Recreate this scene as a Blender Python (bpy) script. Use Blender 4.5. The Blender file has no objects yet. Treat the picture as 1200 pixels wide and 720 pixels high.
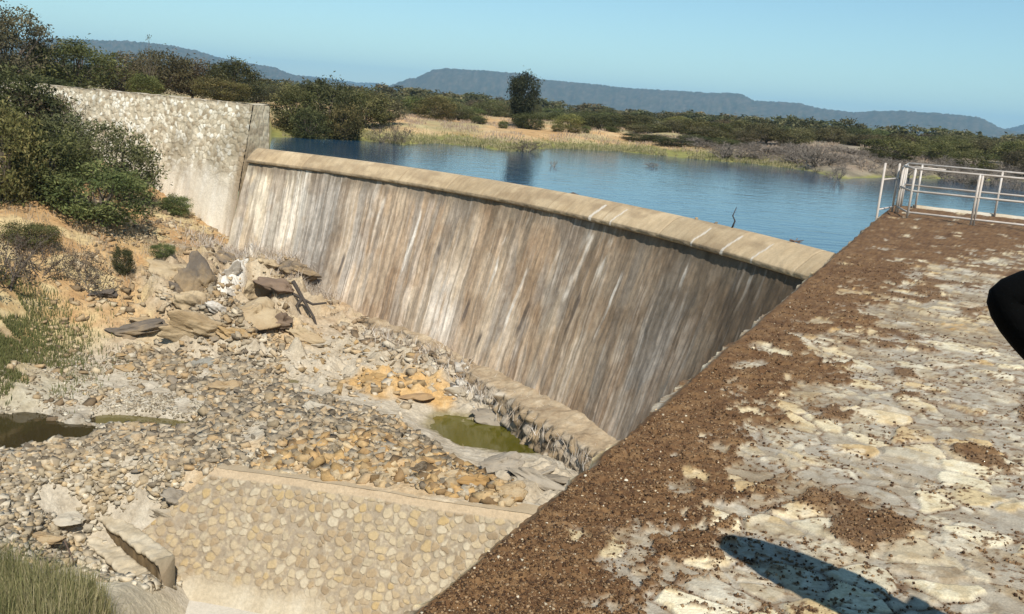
import bpy, bmesh, math, random
import numpy as np
from mathutils import Vector, Matrix

# ------------------------------------------------------------------ camera, sky, sun
SC = bpy.context.scene
COL = SC.collection
F, RO, HY = 1050.0, math.radians(4.4), 124.0
PI_ = math.atan((360 - HY) * math.cos(RO) / F)
CAM = np.array([0.0, 0.0, 1.6])
cd = bpy.data.cameras.new('camera')
cam = bpy.data.objects.new('camera', cd); COL.objects.link(cam)
cd.sensor_width = 36; cd.lens = F * 36 / 1200; cd.clip_start = 0.05; cd.clip_end = 30000
up0 = Vector((0, math.sin(PI_), math.cos(PI_))); fw0 = Vector((0, math.cos(PI_), -math.sin(PI_))); rt0 = Vector((1, 0, 0))
rt = rt0 * math.cos(RO) + up0 * math.sin(RO); up = -rt0 * math.sin(RO) + up0 * math.cos(RO)
M = Matrix((rt, up, -fw0)).transposed().to_4x4(); M.translation = CAM
cam.matrix_world = M
SC.camera = cam

SUN = Vector((0.28, -1.05, 1.22)).normalized()
w = bpy.data.worlds.new('World'); SC.world = w; w.use_nodes = True
nt = w.node_tree
sky = nt.nodes.new('ShaderNodeTexSky'); sky.sky_type = 'NISHITA'; sky.sun_disc = False
sky.sun_elevation = math.asin(SUN.z); sky.sun_rotation = math.atan2(SUN.x, SUN.y)
sky.altitude = 1000; sky.air_density = 1.25; sky.dust_density = 0.15; sky.ozone_density = 0.6
bg = nt.nodes['Background']; bg.inputs[1].default_value = 0.09
wb = nt.nodes.new('ShaderNodeVectorMath'); wb.operation = 'MULTIPLY'; wb.inputs[1].default_value = (.75, .96, 1.02)   # the camera's cool white balance
nt.links.new(sky.outputs[0], wb.inputs[0]); nt.links.new(wb.outputs[0], bg.inputs[0])
ld = bpy.data.lights.new('sun', 'SUN'); ld.energy = 4.9; ld.angle = math.radians(0.53); ld.color = (1, 0.955, 0.88)
lo = bpy.data.objects.new('sun', ld); COL.objects.link(lo)
lo.rotation_euler = (-SUN).to_track_quat('-Z', 'Y').to_euler()
SC.view_settings.view_transform = 'Standard'; SC.view_settings.look = 'None'
SC.view_settings.exposure = 0.36; SC.view_settings.gamma = 1
try: SC.cycles.volume_bounces = 0; SC.cycles.max_bounces = 6
except Exception: pass

# ------------------------------------------------------------------ helpers
def ray(px, py):
    x = px - 600; y = 360 - py
    xr = x * math.cos(RO) - y * math.sin(RO); yr = x * math.sin(RO) + y * math.cos(RO)
    v = np.array([xr, F * math.cos(PI_) + yr * math.sin(PI_), -F * math.sin(PI_) + yr * math.cos(PI_)])
    return v / np.linalg.norm(v)
def atz(px, py, z):
    r = ray(px, py); return CAM + r * ((z - CAM[2]) / r[2])
def azel(px, py):
    r = ray(px, py); return math.atan2(r[0], r[1]), r[2] / math.hypot(r[0], r[1])
def hsh(i, j, k):
    h = (i.astype(np.int64) * 374761393 + j.astype(np.int64) * 668265263 + k * 974634511) & 0xffffffff
    h = ((h ^ (h >> 13)) * 1274126177) & 0xffffffff
    h = ((h ^ (h >> 16)) * 2246822519) & 0xffffffff
    return ((h ^ (h >> 15)) & 0xffffff) / float(0x1000000)
def vn(x, y, seed=0):
    xi = np.floor(x).astype(np.int64); yi = np.floor(y).astype(np.int64)
    fx = x - xi; fy = y - yi; fx = fx * fx * (3 - 2 * fx); fy = fy * fy * (3 - 2 * fy)
    a = hsh(xi, yi, seed); b = hsh(xi + 1, yi, seed); c = hsh(xi, yi + 1, seed); d = hsh(xi + 1, yi + 1, seed)
    return (a * (1 - fx) + b * fx) * (1 - fy) + (c * (1 - fx) + d * fx) * fy
def fbm(x, y, seed=0, o=4):
    s = 0; a = 0.5; t = 0
    for k in range(o):
        s = s + a * vn(x * 2 ** k + 17.3 * k, y * 2 ** k - 9.1 * k, seed + k); t += a; a *= 0.5
    return s / t
def worley(x, y, seed=0, jit=0.9):
    xi = np.floor(x).astype(np.int64); yi = np.floor(y).astype(np.int64)
    f1 = np.full(x.shape, 9.0); f2 = f1.copy(); ci = np.zeros(x.shape, np.int64); cj = ci.copy()
    for di in range(-1, 2):
        for dj in range(-1, 2):
            a = xi + di; b = yi + dj
            d = np.hypot(a + 0.5 + jit * (hsh(a, b, seed) - 0.5) - x, b + 0.5 + jit * (hsh(a, b, seed + 1) - 0.5) - y)
            n = d < f1
            f2 = np.where(n, f1, np.minimum(f2, d)); ci = np.where(n, a, ci); cj = np.where(n, b, cj); f1 = np.where(n, d, f1)
    return f1, f2, hsh(ci, cj, seed + 2), hsh(ci, cj, seed + 3)
def sst(a, b, x):
    t = np.clip((x - a) / (b - a), 0, 1); return t * t * (3 - 2 * t)
def mix(a, b, t):
    t = np.asarray(t)[..., None]; return np.asarray(a) * (1 - t) + np.asarray(b) * t
def ramp(t, cols):
    cols = np.array(cols); n = len(cols) - 1; t = np.clip(t, 0, 0.9999) * n; i = t.astype(int)
    return mix(cols[i], cols[i + 1], t - i)

def new_mesh(name, V, Fa, mat=None, col=None, smooth=False, parent=None, k=None):
    """V (n,3), Fa (m,k) index array, col (n,3) linear colours per vertex"""
    me = bpy.data.meshes.new(name)
    V = np.ascontiguousarray(V, dtype=np.float32).reshape(-1, 3); Fa = np.ascontiguousarray(Fa, dtype=np.int32)
    m, kk = Fa.shape
    me.vertices.add(len(V)); me.vertices.foreach_set('co', V.ravel())
    me.loops.add(m * kk); me.loops.foreach_set('vertex_index', Fa.ravel())
    me.polygons.add(m); me.polygons.foreach_set('loop_start', np.arange(0, m * kk, kk, dtype=np.int32))
    me.polygons.foreach_set('loop_total', np.full(m, kk, dtype=np.int32))
    if smooth: me.polygons.foreach_set('use_smooth', np.ones(m, dtype=bool))
    if col is not None:
        a = me.color_attributes.new('Col', 'FLOAT_COLOR', 'POINT')
        c = np.ones((len(V), 4), np.float32); c[:, :3] = np.asarray(col).reshape(-1, 3); a.data.foreach_set('color', c.ravel())
    me.update(calc_edges=True)
    if mat: me.materials.append(mat)
    o = bpy.data.objects.new(name, me); COL.objects.link(o)
    if parent: o.parent = parent
    return o
def grid_faces(n, m):
    i = np.arange(n * m).reshape(n, m)
    return np.stack([i[:-1, :-1], i[1:, :-1], i[1:, 1:], i[:-1, 1:]], -1).reshape(-1, 4)
def tag(o, label=None, cat=None, group=None, kind=None):
    if label: o['label'] = label
    if cat: o['category'] = cat
    if group: o['group'] = group
    if kind: o['kind'] = kind
    return o
def empty(name, loc, label=None, cat=None, group=None, rz=0, sc=(1, 1, 1)):
    o = bpy.data.objects.new(name, None); COL.objects.link(o); o.location = loc; o.rotation_euler = (0, 0, rz); o.scale = sc
    o.empty_display_size = 0.2
    return tag(o, label, cat, group)
def copy_tree(o, loc, rz, sc, label=None, group=None):
    c = o.copy(); COL.objects.link(c); c.location = loc; c.rotation_euler = (0, 0, rz); c.scale = sc
    if label: c['label'] = label
    if group: c['group'] = group
    for ch in list(o.children):
        d = ch.copy(); COL.objects.link(d); d.parent = c
    return c
class MB:
    def __init__(s): s.v = []; s.f = []; s.c = []
    def tube(s, pts, rad, n=8, cap=True, col=(1, 1, 1)):
        pts = [Vector(p) for p in pts]; rad = rad if hasattr(rad, '__len__') else [rad] * len(pts)
        base = len(s.v)
        for i, p in enumerate(pts):
            d = (pts[min(i + 1, len(pts) - 1)] - pts[max(i - 1, 0)]).normalized()
            a = d.orthogonal().normalized() if i == 0 else (a - d * a.dot(d)).normalized()
            b = d.cross(a)
            for k in range(n):
                t = 2 * math.pi * k / n; s.v.append(p + (a * math.cos(t) + b * math.sin(t)) * rad[i]); s.c.append(col)
        for i in range(len(pts) - 1):
            for k in range(n):
                s.f.append((base + i * n + k, base + i * n + (k + 1) % n, base + (i + 1) * n + (k + 1) % n, base + (i + 1) * n + k))
        if cap:
            s.f.append(tuple(base + k for k in range(n))[::-1]); s.f.append(tuple(base + (len(pts) - 1) * n + k for k in range(n)))
    def box(s, P, col=(1, 1, 1)):   # 8 corners: bottom 4, top 4
        b = len(s.v); s.v += [Vector(p) for p in P]; s.c += [col] * 8
        for f in ((3, 2, 1, 0), (4, 5, 6, 7), (0, 1, 5, 4), (1, 2, 6, 5), (2, 3, 7, 6), (3, 0, 4, 7)): s.f.append(tuple(b + i for i in f))
    def build(s, name, mat, parent=None, smooth=False, origin=None):
        o0 = Vector(origin) if origin is not None else Vector((0, 0, 0))
        me = bpy.data.meshes.new(name); me.from_pydata([tuple(v - o0) for v in s.v], [], s.f)
        a = me.color_attributes.new('Col', 'FLOAT_COLOR', 'POINT')
        a.data.foreach_set('color', [x for c in s.c for x in (c[0], c[1], c[2], 1)])
        if smooth: me.polygons.foreach_set('use_smooth', [True] * len(me.polygons))
        me.materials.append(mat); o = bpy.data.objects.new(name, me); COL.objects.link(o); o.location = o0
        if parent: o.parent = parent
        return o

# ------------------------------------------------------------------ materials
def mat_new(name):
    m = bpy.data.materials.new(name); m.use_nodes = True
    return m, m.node_tree, m.node_tree.nodes['Principled BSDF']
def mat_attr(name, rough=0.9, nscale=30.0, var=0.25, bump=0.3, bscale=None, bdist=0.02, spec=0.25):
    """vertex colour of the thing itself times a fine procedural grain, with a bump"""
    m, t, p = mat_new(name); N = t.nodes; L = t.links
    at = N.new('ShaderNodeAttribute'); at.attribute_name = 'Col'
    tc = N.new('ShaderNodeTexCoord')
    nz = N.new('ShaderNodeTexNoise'); nz.inputs['Scale'].default_value = nscale; nz.inputs['Detail'].default_value = 6; nz.inputs['Roughness'].default_value = 0.65
    L.new(tc.outputs['Object'], nz.inputs['Vector'])
    mr = N.new('ShaderNodeMapRange'); mr.inputs[1].default_value = 0.25; mr.inputs[2].default_value = 0.75; mr.inputs[3].default_value = 1 - var; mr.inputs[4].default_value = 1 + var
    L.new(nz.outputs['Fac'], mr.inputs[0])
    mx = N.new('ShaderNodeVectorMath'); mx.operation = 'MULTIPLY'
    L.new(at.outputs['Color'], mx.inputs[0]); L.new(mr.outputs[0], mx.inputs[1]); L.new(mx.outputs[0], p.inputs['Base Color'])
    b = N.new('ShaderNodeBump'); b.inputs['Strength'].default_value = bump; b.inputs['Distance'].default_value = bdist
    nb = N.new('ShaderNodeTexNoise'); nb.inputs['Scale'].default_value = bscale or nscale * 1.5; nb.inputs['Detail'].default_value = 5
    L.new(tc.outputs['Object'], nb.inputs['Vector']); L.new(nb.outputs['Fac'], b.inputs['Height']); L.new(b.outputs[0], p.inputs['Normal'])
    p.inputs['Roughness'].default_value = rough; p.inputs['Specular IOR Level'].default_value = spec
    return m
def mat_ramp(name, cols, rough=0.9, nscale=4.0, bump=0.4, bdist=0.03, obj_random=1.0, nvar=0.35, spec=0.25):
    """colour picked per object from a ramp, mottled by noise"""
    m, t, p = mat_new(name); N = t.nodes; L = t.links
    oi = N.new('ShaderNodeObjectInfo'); tc = N.new('ShaderNodeTexCoord')
    nz = N.new('ShaderNodeTexNoise'); nz.inputs['Scale'].default_value = nscale; nz.inputs['Detail'].default_value = 7; nz.inputs['Roughness'].default_value = 0.6
    L.new(tc.outputs['Object'], nz.inputs['Vector'])
    a = N.new('ShaderNodeMath'); a.operation = 'MULTIPLY'; a.inputs[1].default_value = obj_random; L.new(oi.outputs['Random'], a.inputs[0])
    b = N.new('ShaderNodeMath'); b.operation = 'MULTIPLY_ADD'; b.inputs[1].default_value = nvar * 2; L.new(nz.outputs['Fac'], b.inputs[0]); L.new(a.outputs[0], b.inputs[2])
    c = N.new('ShaderNodeMath'); c.operation = 'SUBTRACT'; c.inputs[1].default_value = nvar; L.new(b.outputs[0], c.inputs[0])
    r = N.new('ShaderNodeValToRGB'); e = r.color_ramp.elements
    while len(e) < len(cols): e.new(0.5)
    for i, q in enumerate(cols): e[i].position = i / (len(cols) - 1); e[i].color = (*q, 1)
    L.new(c.outputs[0], r.inputs[0]); L.new(r.outputs[0], p.inputs['Base Color'])
    bp = N.new('ShaderNodeBump'); bp.inputs['Strength'].default_value = bump; bp.inputs['Distance'].default_value = bdist
    n2 = N.new('ShaderNodeTexNoise'); n2.inputs['Scale'].default_value = nscale * 5; n2.inputs['Detail'].default_value = 6
    L.new(tc.outputs['Object'], n2.inputs['Vector']); L.new(n2.outputs['Fac'], bp.inputs['Height']); L.new(bp.outputs[0], p.inputs['Normal'])
    p.inputs['Roughness'].default_value = rough; p.inputs['Specular IOR Level'].default_value = spec
    return m
def mat_leaf(name, trans=0.35):
    m, t, p = mat_new(name); N = t.nodes; L = t.links
    at = N.new('ShaderNodeAttribute'); at.attribute_name = 'Col'; oi = N.new('ShaderNodeObjectInfo')
    hs = N.new('ShaderNodeHueSaturation'); hs.inputs['Saturation'].default_value = .80
    mr = N.new('ShaderNodeMapRange'); mr.inputs[3].default_value = 0.465; mr.inputs[4].default_value = 0.497; L.new(oi.outputs['Random'], mr.inputs[0]); L.new(mr.outputs[0], hs.inputs['Hue'])
    mv = N.new('ShaderNodeMapRange'); mv.inputs[3].default_value = 0.75; mv.inputs[4].default_value = 1.3; L.new(oi.outputs['Random'], mv.inputs[0]); L.new(mv.outputs[0], hs.inputs['Value'])
    tm = N.new('ShaderNodeVectorMath'); tm.operation = 'MULTIPLY'; L.new(at.outputs['Color'], tm.inputs[0]); L.new(oi.outputs['Color'], tm.inputs[1]); L.new(tm.outputs[0], hs.inputs['Color']); L.new(hs.outputs[0], p.inputs['Base Color'])
    p.inputs['Roughness'].default_value = 0.7; p.inputs['Specular IOR Level'].default_value = 0.2
    tr = N.new('ShaderNodeBsdfTranslucent'); L.new(hs.outputs[0], tr.inputs['Color'])
    ms = N.new('ShaderNodeMixShader'); ms.inputs[0].default_value = trans
    L.new(p.outputs[0], ms.inputs[1]); L.new(tr.outputs[0], ms.inputs[2]); L.new(ms.outputs[0], N['Material Output'].inputs['Surface'])
    return m
def mat_water(name, col, wave=6.0, strength=0.12, rough=0.06, stretch=(1, 1, 1), spec=0.5):
    m, t, p = mat_new(name); N = t.nodes; L = t.links
    tc = N.new('ShaderNodeTexCoord'); mp = N.new('ShaderNodeMapping'); mp.inputs['Scale'].default_value = stretch
    L.new(tc.outputs['Object'], mp.inputs['Vector'])
    nz = N.new('ShaderNodeTexNoise'); nz.inputs['Scale'].default_value = wave; nz.inputs['Detail'].default_value = 4
    L.new(mp.outputs[0], nz.inputs['Vector'])
    b = N.new('ShaderNodeBump'); b.inputs['Strength'].default_value = strength; b.inputs['Distance'].default_value = 0.05
    L.new(nz.outputs['Fac'], b.inputs['Height']); L.new(b.outputs[0], p.inputs['Normal'])
    n2 = N.new('ShaderNodeTexNoise'); n2.inputs['Scale'].default_value = 0.35; n2.inputs['Detail'].default_value = 4; L.new(mp.outputs[0], n2.inputs['Vector'])
    mr = N.new('ShaderNodeMix'); mr.data_type = 'RGBA'
    mr.inputs[6].default_value = (*[c * 0.6 for c in col], 1); mr.inputs[7].default_value = (*[c * 1.4 for c in col], 1)
    L.new(n2.outputs['Fac'], mr.inputs[0]); L.new(mr.outputs[2], p.inputs['Base Color'])
    p.inputs['Roughness'].default_value = rough; p.inputs['IOR'].default_value = 1.33; p.inputs['Specular IOR Level'].default_value = spec
    return m
M_ground = mat_attr('river_bed_ground', 0.95, 9, 0.3, 0.6, 14, 0.06)
M_far = mat_attr('far_bank_ground', 0.95, 1.2, 0.3, 0.5, 2.5, 0.1)
M_deck = mat_attr('masonry_deck', 0.9, 90, 0.28, 0.6, 140, 0.006)
M_conc = mat_attr('stained_concrete', 0.9, 14, 0.14, 0.35, 25, 0.02)
M_mason = mat_attr('rubble_masonry', 0.9, 12, 0.2, 0.5, 22, 0.03)
M_attrrock = mat_attr('broken_rock', 0.92, 8, 0.3, 0.5, 14, 0.03)
M_bark = mat_attr('bark', 0.9, 20, 0.3, 0.5)
M_leaf = mat_leaf('leaves'); M_grass = mat_leaf('grass_blades', 0.3)
M_twig = mat_attr('dry_twigs', 0.95, 12, 0.25, 0.2)
M_rock = mat_ramp('river_stones', [(.13, .10, .065), (.21, .175, .13), (.29, .22, .135), (.36, .235, .105), (.30, .255, .185), (.40, .335, .24)], nscale=2.2, bump=0.5, bdist=0.08)
M_outcrop = mat_ramp('ochre_outcrop', [(.13, .105, .08), (.31, .22, .12), (.40, .31, .19), (.33, .24, .14), (.5, .44, .33)], nscale=1.3, bump=0.6, bdist=0.12, obj_random=0.6, nvar=0.5)
M_grey = mat_ramp('grey_bedrock', [(.2, .165, .12), (.32, .275, .21), (.42, .375, .3)], nscale=1.2, bump=0.6, bdist=0.1, obj_random=0.4, nvar=0.6)
M_pale = mat_ramp('bleached_stone', [(.34, .29, .215), (.48, .43, .33), (.58, .53, .43)], nscale=2, bump=0.4, obj_random=0.3, nvar=0.5)
M_white = mat_ramp('salt_crust', [(.40, .35, .28), (.60, .56, .49), (.70, .67, .61)], nscale=2.5, bump=0.5, obj_random=0.2, nvar=0.6)
M_pebble = mat_ramp('pale_pebble', [(.42, .3, .17), (.56, .46, .3), (.66, .6, .46)], nscale=20, bump=0.2, bdist=0.004)
M_paint = mat_ramp('flaking_white_paint', [(.42, .36, .30), (.58, .55, .51), (.64, .62, .59)], rough=0.5, nscale=9, bump=0.15, bdist=0.004, obj_random=0.2, nvar=0.5, spec=0.4)
M_water = mat_water('lake_water', (.018, .058, .105), 1.1, 0.42, 0.08, (0.5, 1.6, 1))
M_pool = mat_water('green_pool_water', (.085, .075, .010), 2.0, 0.04, 0.08)
M_stream = mat_water('brown_stream_water', (.035, .026, .010), 2.5, 0.04, 0.06)
M_shallow = mat_water('shallow_water', (.13, .105, .04), 2.5, 0.05, 0.1)

# ------------------------------------------------------------------ layout frames
E0 = np.array([-.25, 2.57]); EA = np.array([.434, .901]); EB = np.array([.901, -.434])     # deck edge: along, to the right
def dk(u, v, z=0.0): p = E0 + EA * v + EB * u; return (p[0], p[1], z)
ARC = np.array([-30.35, 7.96]); RAD = 40.97
def arc(t, off, z): t = math.radians(t); return np.array([ARC[0] + (RAD - off) * math.sin(t), ARC[1] + (RAD - off) * math.cos(t), z])
W1 = np.array([-7.41, 22.33]); W2 = np.array([.51, 21.01]); WD = (W2 - W1) / np.linalg.norm(W2 - W1); WN = np.array([WD[1], -WD[0]])   # end sill; WN faces the camera
if WN[1] > 0: WN = -WN
LW0 = np.array([-13.75, 46.0]); LWD = np.array([-20.85, 14.0]); LWD /= np.linalg.norm(LWD); LWN = np.array([LWD[1], -LWD[0]])
if LWN[1] > 0: LWN = -LWN

# ------------------------------------------------------------------ terrain below the dam
CP = [(20, 500, -8.5), (120, 480, -8.5), (180, 495, -8.5), (60, 470, -8.45), (60, 540, -8.45), (150, 530, -8.42), (230, 500, -8.45), (300, 470, -8.2),
      (350, 500, -8.0), (420, 500, -7.9), (300, 520, -8.2), (200, 560, -8.8), (100, 580, -9.3), (30, 600, -9.1), (230, 590, -9.3), (360, 440, -8.5), (430, 410, -8.3),
      (480, 450, -8.3), (470, 480, -8.6), (520, 505, -9.4), (570, 520, -9.6), (620, 525, -9.4), (655, 537, -9.25), (585, 487, -8.75), (600, 470, -8.5), (540, 440, -8.2),
      (620, 565, -8.6), (640, 585, -8.5), (560, 550, -8.7), (500, 535, -8.1), (480, 560, -8.3), (560, 580, -8.45), (270, 548, -8.5), (600, 598, -8.5), (430, 573, -8.45),
      (275, 272, -6.3), (330, 300, -6.6), (365, 335, -7.3), (400, 378, -7.8), (450, 398, -8.0), (500, 418, -8.1), (230, 255, -5.3), (200, 250, -5.0), (130, 265, -4.8),
      (60, 200, -3.1), (10, 130, -.8), (30, 330, -6.0), (20, 430, -7.7), (200, 330, -6.4), (150, 400, -7.7), (100, 400, -7.6), (250, 300, -6.3), (300, 310, -6.1),
      (330, 405, -8.1), (260, 370, -7.2), (230, 400, -7.8), (280, 440, -8.3), (200, 450, -8.4), (60, 440, -8.15), (0, 380, -6.9), (60, 700, -8.6), (0, 660, -8.8), (130, 719, -9.0), (110, 655, -10.9), (150, 695, -11.2), (65, 645, -10.2), (135, 625, -10.1), (180, 640, -10.2), (95, 600, -9.8),
      (-60, 719, -8.4), (-150, 600, -8.4), (-120, 490, -8.5), (-100, 380, -6.5), (-100, 250, -3.5)]
P = np.array([atz(*c) for c in CP])
P = np.vstack([P, [[arc(t, 5, 0)[0], arc(t, 5, 0)[1], -8.7] for t in (52, 60, 68, 74)], [[-50, 50, 1.5], [-60, 30, -1], [-40, 12, -8], [-12, 8, -9], [4, 18, -8.6], [5, 24, -8.8], [12, 24, -9], [-36, 60, 0.3]]])
D = np.linalg.norm(P[:, None, :2] - P[None, :, :2], axis=2)
n_ = len(P)
A_ = np.zeros((n_ + 3, n_ + 3)); A_[:n_, :n_] = D - 0.35 * np.eye(n_); A_[:n_, n_] = 1; A_[:n_, n_ + 1:] = P[:, :2]; A_[n_:, :n_] = A_[:n_, n_:].T
CO = np.linalg.solve(A_, np.concatenate([P[:, 2], [0, 0, 0]]))
def z_smooth(x, y):
    z = CO[n_] + CO[n_ + 1] * x + CO[n_ + 2] * y
    for i in range(n_): z = z + CO[i] * np.sqrt((x - P[i, 0]) ** 2 + (y - P[i, 1]) ** 2 + 0.15)
    return z
def blob(x, y, px, py, z, rx, ry=None, seed=5, rag=0.5):
    c = atz(px, py, z); ry = ry or rx
    d = np.hypot((x - c[0]) / rx, (y - c[1]) / ry) + rag * (fbm(x * 0.9, y * 0.9, seed) - 0.5) * 2
    return 1 - sst(0.7, 1.05, d)
def terrain(x, y):
    """height, colour"""
    z = z_smooth(x, y)
    slope = sst(-8.3, -7.0, z); 
    ocr = np.maximum(blob(x, y, 270, 350, -7, 4.2, 5, 9), blob(x, y, 355, 330, -7.2, 2.5, 4, 10))
    bedrk = np.maximum(blob(x, y, 430, 430, -8.3, 3.6, 3, 11), np.maximum(blob(x, y, 630, 565, -8.6, 1.6, 1.8, 12), blob(x, y, 590, 478, -8.6, 2.0, 1.6, 13)))
    rid = 1 - np.abs(2 * fbm(x * .55 + y * .2, y * .5 - x * .25, 31) - 1)
    z = z + (fbm(x * .5, y * .5, 21) - .5) * .5 * (0.4 + slope) + (fbm(x * 2.2, y * 2.2, 22) - .5) * .16 + (fbm(x * 8, y * 8, 24, 3) - .5) * .07
    z = z + ocr * ((rid - .6) * 2.0 + (fbm(x * 1.4 + y * .6, y * 1.5 - x * .7, 33) - .5) * 1.3) + bedrk * ((fbm(x * 1.3, y * 1.3, 35) - .5) * .8 + (np.abs(fbm(x * 1.1 + y * .5, y * 2.2, 36) - .5) - .1) * .9 + (fbm(x * 5, y * 5, 37) - .5) * .22)
    z = z - .42 * np.maximum(blob(x, y, -60, 499, -8.6, 4.7, 2.1, 57, .25), blob(x, y, 172, 494, -8.6, 2.0, .65, 58, .25))
    # end sill drop: the apron below the masonry face
    s = (x - W1[0]) * WN[0] + (y - W1[1]) * WN[1]; t = (x - W1[0]) * WD[0] + (y - W1[1]) * WD[1]
    inn = sst(-1.9, -0.2, t - 0.38 * s)
    z = np.where(s > 0.02, z * (1 - inn) + inn * np.minimum(z, np.maximum(-8.9 - 2.2 * s, -11.3)), z)
    # colours
    n1 = fbm(x * .6, y * .6, 41); n2 = fbm(x * 3, y * 3, 42); n3 = fbm(x * 9, y * 9, 43, 3)
    bed = ramp(np.clip(n2 * .7 + n3 * .5 - .1, 0, 1), [(.19, .155, .11), (.34, .285, .205), (.43, .375, .285), (.5, .45, .36)])
    och = ramp(np.clip(n1 * .9 + n2 * .45 - .2, 0, 1), [(.20, .115, .05), (.36, .215, .095), (.44, .30, .145), (.50, .395, .225)])
    c = mix(bed, och, slope * sst(.2, .5, n1 + .15))
    orng = np.maximum(np.maximum(blob(x, y, 470, 448, -8.3, 2.3, 1.5, 14), blob(x, y, 320, 395, -8, 2.6, 1.4, 59) * .6), blob(x, y, 400, 540, -8.1, 5, 1.6, 15) * .5)
    c = mix(c, ramp(n3 * .8 + n2 * .3, [(.3, .17, .06), (.46, .27, .09), (.5, .36, .18)]), orng * .85)
    c = mix(c, ramp(n2, [(.17, .13, .1), (.31, .24, .155), (.4, .33, .23), (.47, .42, .32)]), ocr * .8)
    c = mix(c, ramp(n2 * .6 + n3 * .4, [(.19, .145, .095), (.31, .25, .17), (.40, .335, .24), (.46, .40, .31)]), bedrk * .75 * (1 - orng))
    pal = np.maximum(blob(x, y, 380, 430, -8.4, 3.0, .9, 16), np.maximum(blob(x, y, 510, 478, -8.6, 2.2, .8, 17), blob(x, y, 30, 560, -8.5, 3, 2.5, 18) * .45))
    c = mix(c, (.44, .375, .275), pal * .6)
    pal2 = np.maximum(blob(x, y, 90, 610, -9, 1.8, 1.2, 19), blob(x, y, 150, 690, -9.8, 2.2, 1.8, 20))
    c = mix(c, (.50, .43, .30), pal2 * .8)
    wx2 = np.interp(y, [33, 35, 37, 39, 41, 43], [atz(232, 385, -7.4)[0], atz(243, 375, -7.2)[0], atz(255, 355, -6.9)[0], atz(268, 335, -6.6)[0], atz(275, 315, -6.4)[0], atz(278, 300, -6.3)[0]])
    wht = (1 - sst(.25, .55, np.abs(x - wx2) + .7 * (fbm(x * 1.5, y * 1.5, 51) - .5))) * sst(33.5, 35, y) * (1 - sst(42.5, 44, y))
    c = mix(c, (.62, .58, .50), wht * .9)
    c = mix(c, np.asarray(c) * np.array([.50, .48, .32]), (1 - sst(-8.98, -8.86, z)) * (y > 24.5) * .85)
    grn = np.maximum(blob(x, y, 5, 410, -7.4, 2.6, 3.4, 52, .4), blob(x, y, 170, 300, -6, 3, 1.2, 53, .8) * .55)
    c = mix(c, (.20, .18, .07), grn * .2)
    dry = slope * sst(.5, .62, fbm(x * .8, y * .8, 55)) * (1 - ocr)
    c = mix(c, (.50, .41, .22), dry * .6)
    wet = blob(x, y, 60, 500, -8.7, 6, 1.1, 56, .3)
    c = mix(c, np.asarray(c) * .6, wet * .6)
    return z, c
NX, NY = 620, 620
gx, gy = np.meshgrid(np.linspace(-52, 14, NX), np.concatenate([np.linspace(6, 15, 40), np.linspace(15.05, 38, 400), np.linspace(38.1, 66, NY - 440)]), indexing='ij')
TZ, TC = terrain(gx, gy)
fc = grid_faces(NX, NY)
# drop faces that would come out behind the left wall or inside the dam
s_l = (gx - LW0[0]) * LWN[0] + (gy - LW0[1]) * LWN[1]
up_ = (s_l < -1.2).ravel() | (np.hypot(gx - ARC[0], gy - ARC[1]) > RAD + 1).ravel()
fc = fc[~up_[fc].all(1)]
o = new_mesh('river_bed', np.stack([gx, gy, TZ], -1), fc, M_ground, TC, smooth=True); tag(o, kind='structure')
def zt(x, y):
    return float(terrain(np.array([x], float), np.array([y], float))[0][0])
_gxs = gx[:, 0]; _gys = gy[0]
def zg(x, y):
    """bilinear terrain lookup (arrays)"""
    x = np.clip(np.asarray(x, float), _gxs[0], _gxs[-1] - 1e-6); y = np.clip(np.asarray(y, float), _gys[0], _gys[-1] - 1e-6)
    i = np.searchsorted(_gxs, x, 'right') - 1; j = np.searchsorted(_gys, y, 'right') - 1
    a = (x - _gxs[i]) / (_gxs[i + 1] - _gxs[i]); b = (y - _gys[j]) / (_gys[j + 1] - _gys[j])
    return (TZ[i, j] * (1 - a) + TZ[i + 1, j] * a) * (1 - b) + (TZ[i, j + 1] * (1 - a) + TZ[i + 1, j + 1] * a) * b
def hit(px, py):
    r = ray(px, py); t = np.linspace(12, 75, 1600); X = CAM[None] + r[None] * t[:, None]
    k = np.argmax(X[:, 2] <= zg(X[:, 0], X[:, 1]))
    if k == 0: k = len(t) - 1
    p = X[k].copy(); p[2] = zg(p[0], p[1]); return p

# pools
def pool(name, pts, z, mat, kind='structure'):
    V = np.array([(*atz(px, py, z)[:2], z) for px, py in pts]); c = V.mean(0)
    n = len(V); VV = np.vstack([V, c[None]]); Fa = np.array([(i, (i + 1) % n, n) for i in range(n)])
    return tag(new_mesh(name, VV, Fa, mat), kind=kind)
pool('green_pool', [(465, 480), (560, 480), (625, 500), (672, 545), (668, 560), (600, 556), (540, 545), (490, 515)], -9.02, M_pool)
pool('brown_stream', [(-160, 470), (60, 462), (130, 470), (150, 505), (110, 525), (40, 545), (-160, 560)], -8.68, M_stream)
pool('shallow_stream', [(112, 480), (180, 474), (255, 482), (250, 508), (150, 516), (112, 516)], -8.675, M_shallow)
pool('shallow_puddle', [(305, 440), (345, 436), (385, 444), (375, 456), (320, 456)], hit(345, 447)[2] + .03, M_shallow)

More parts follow.
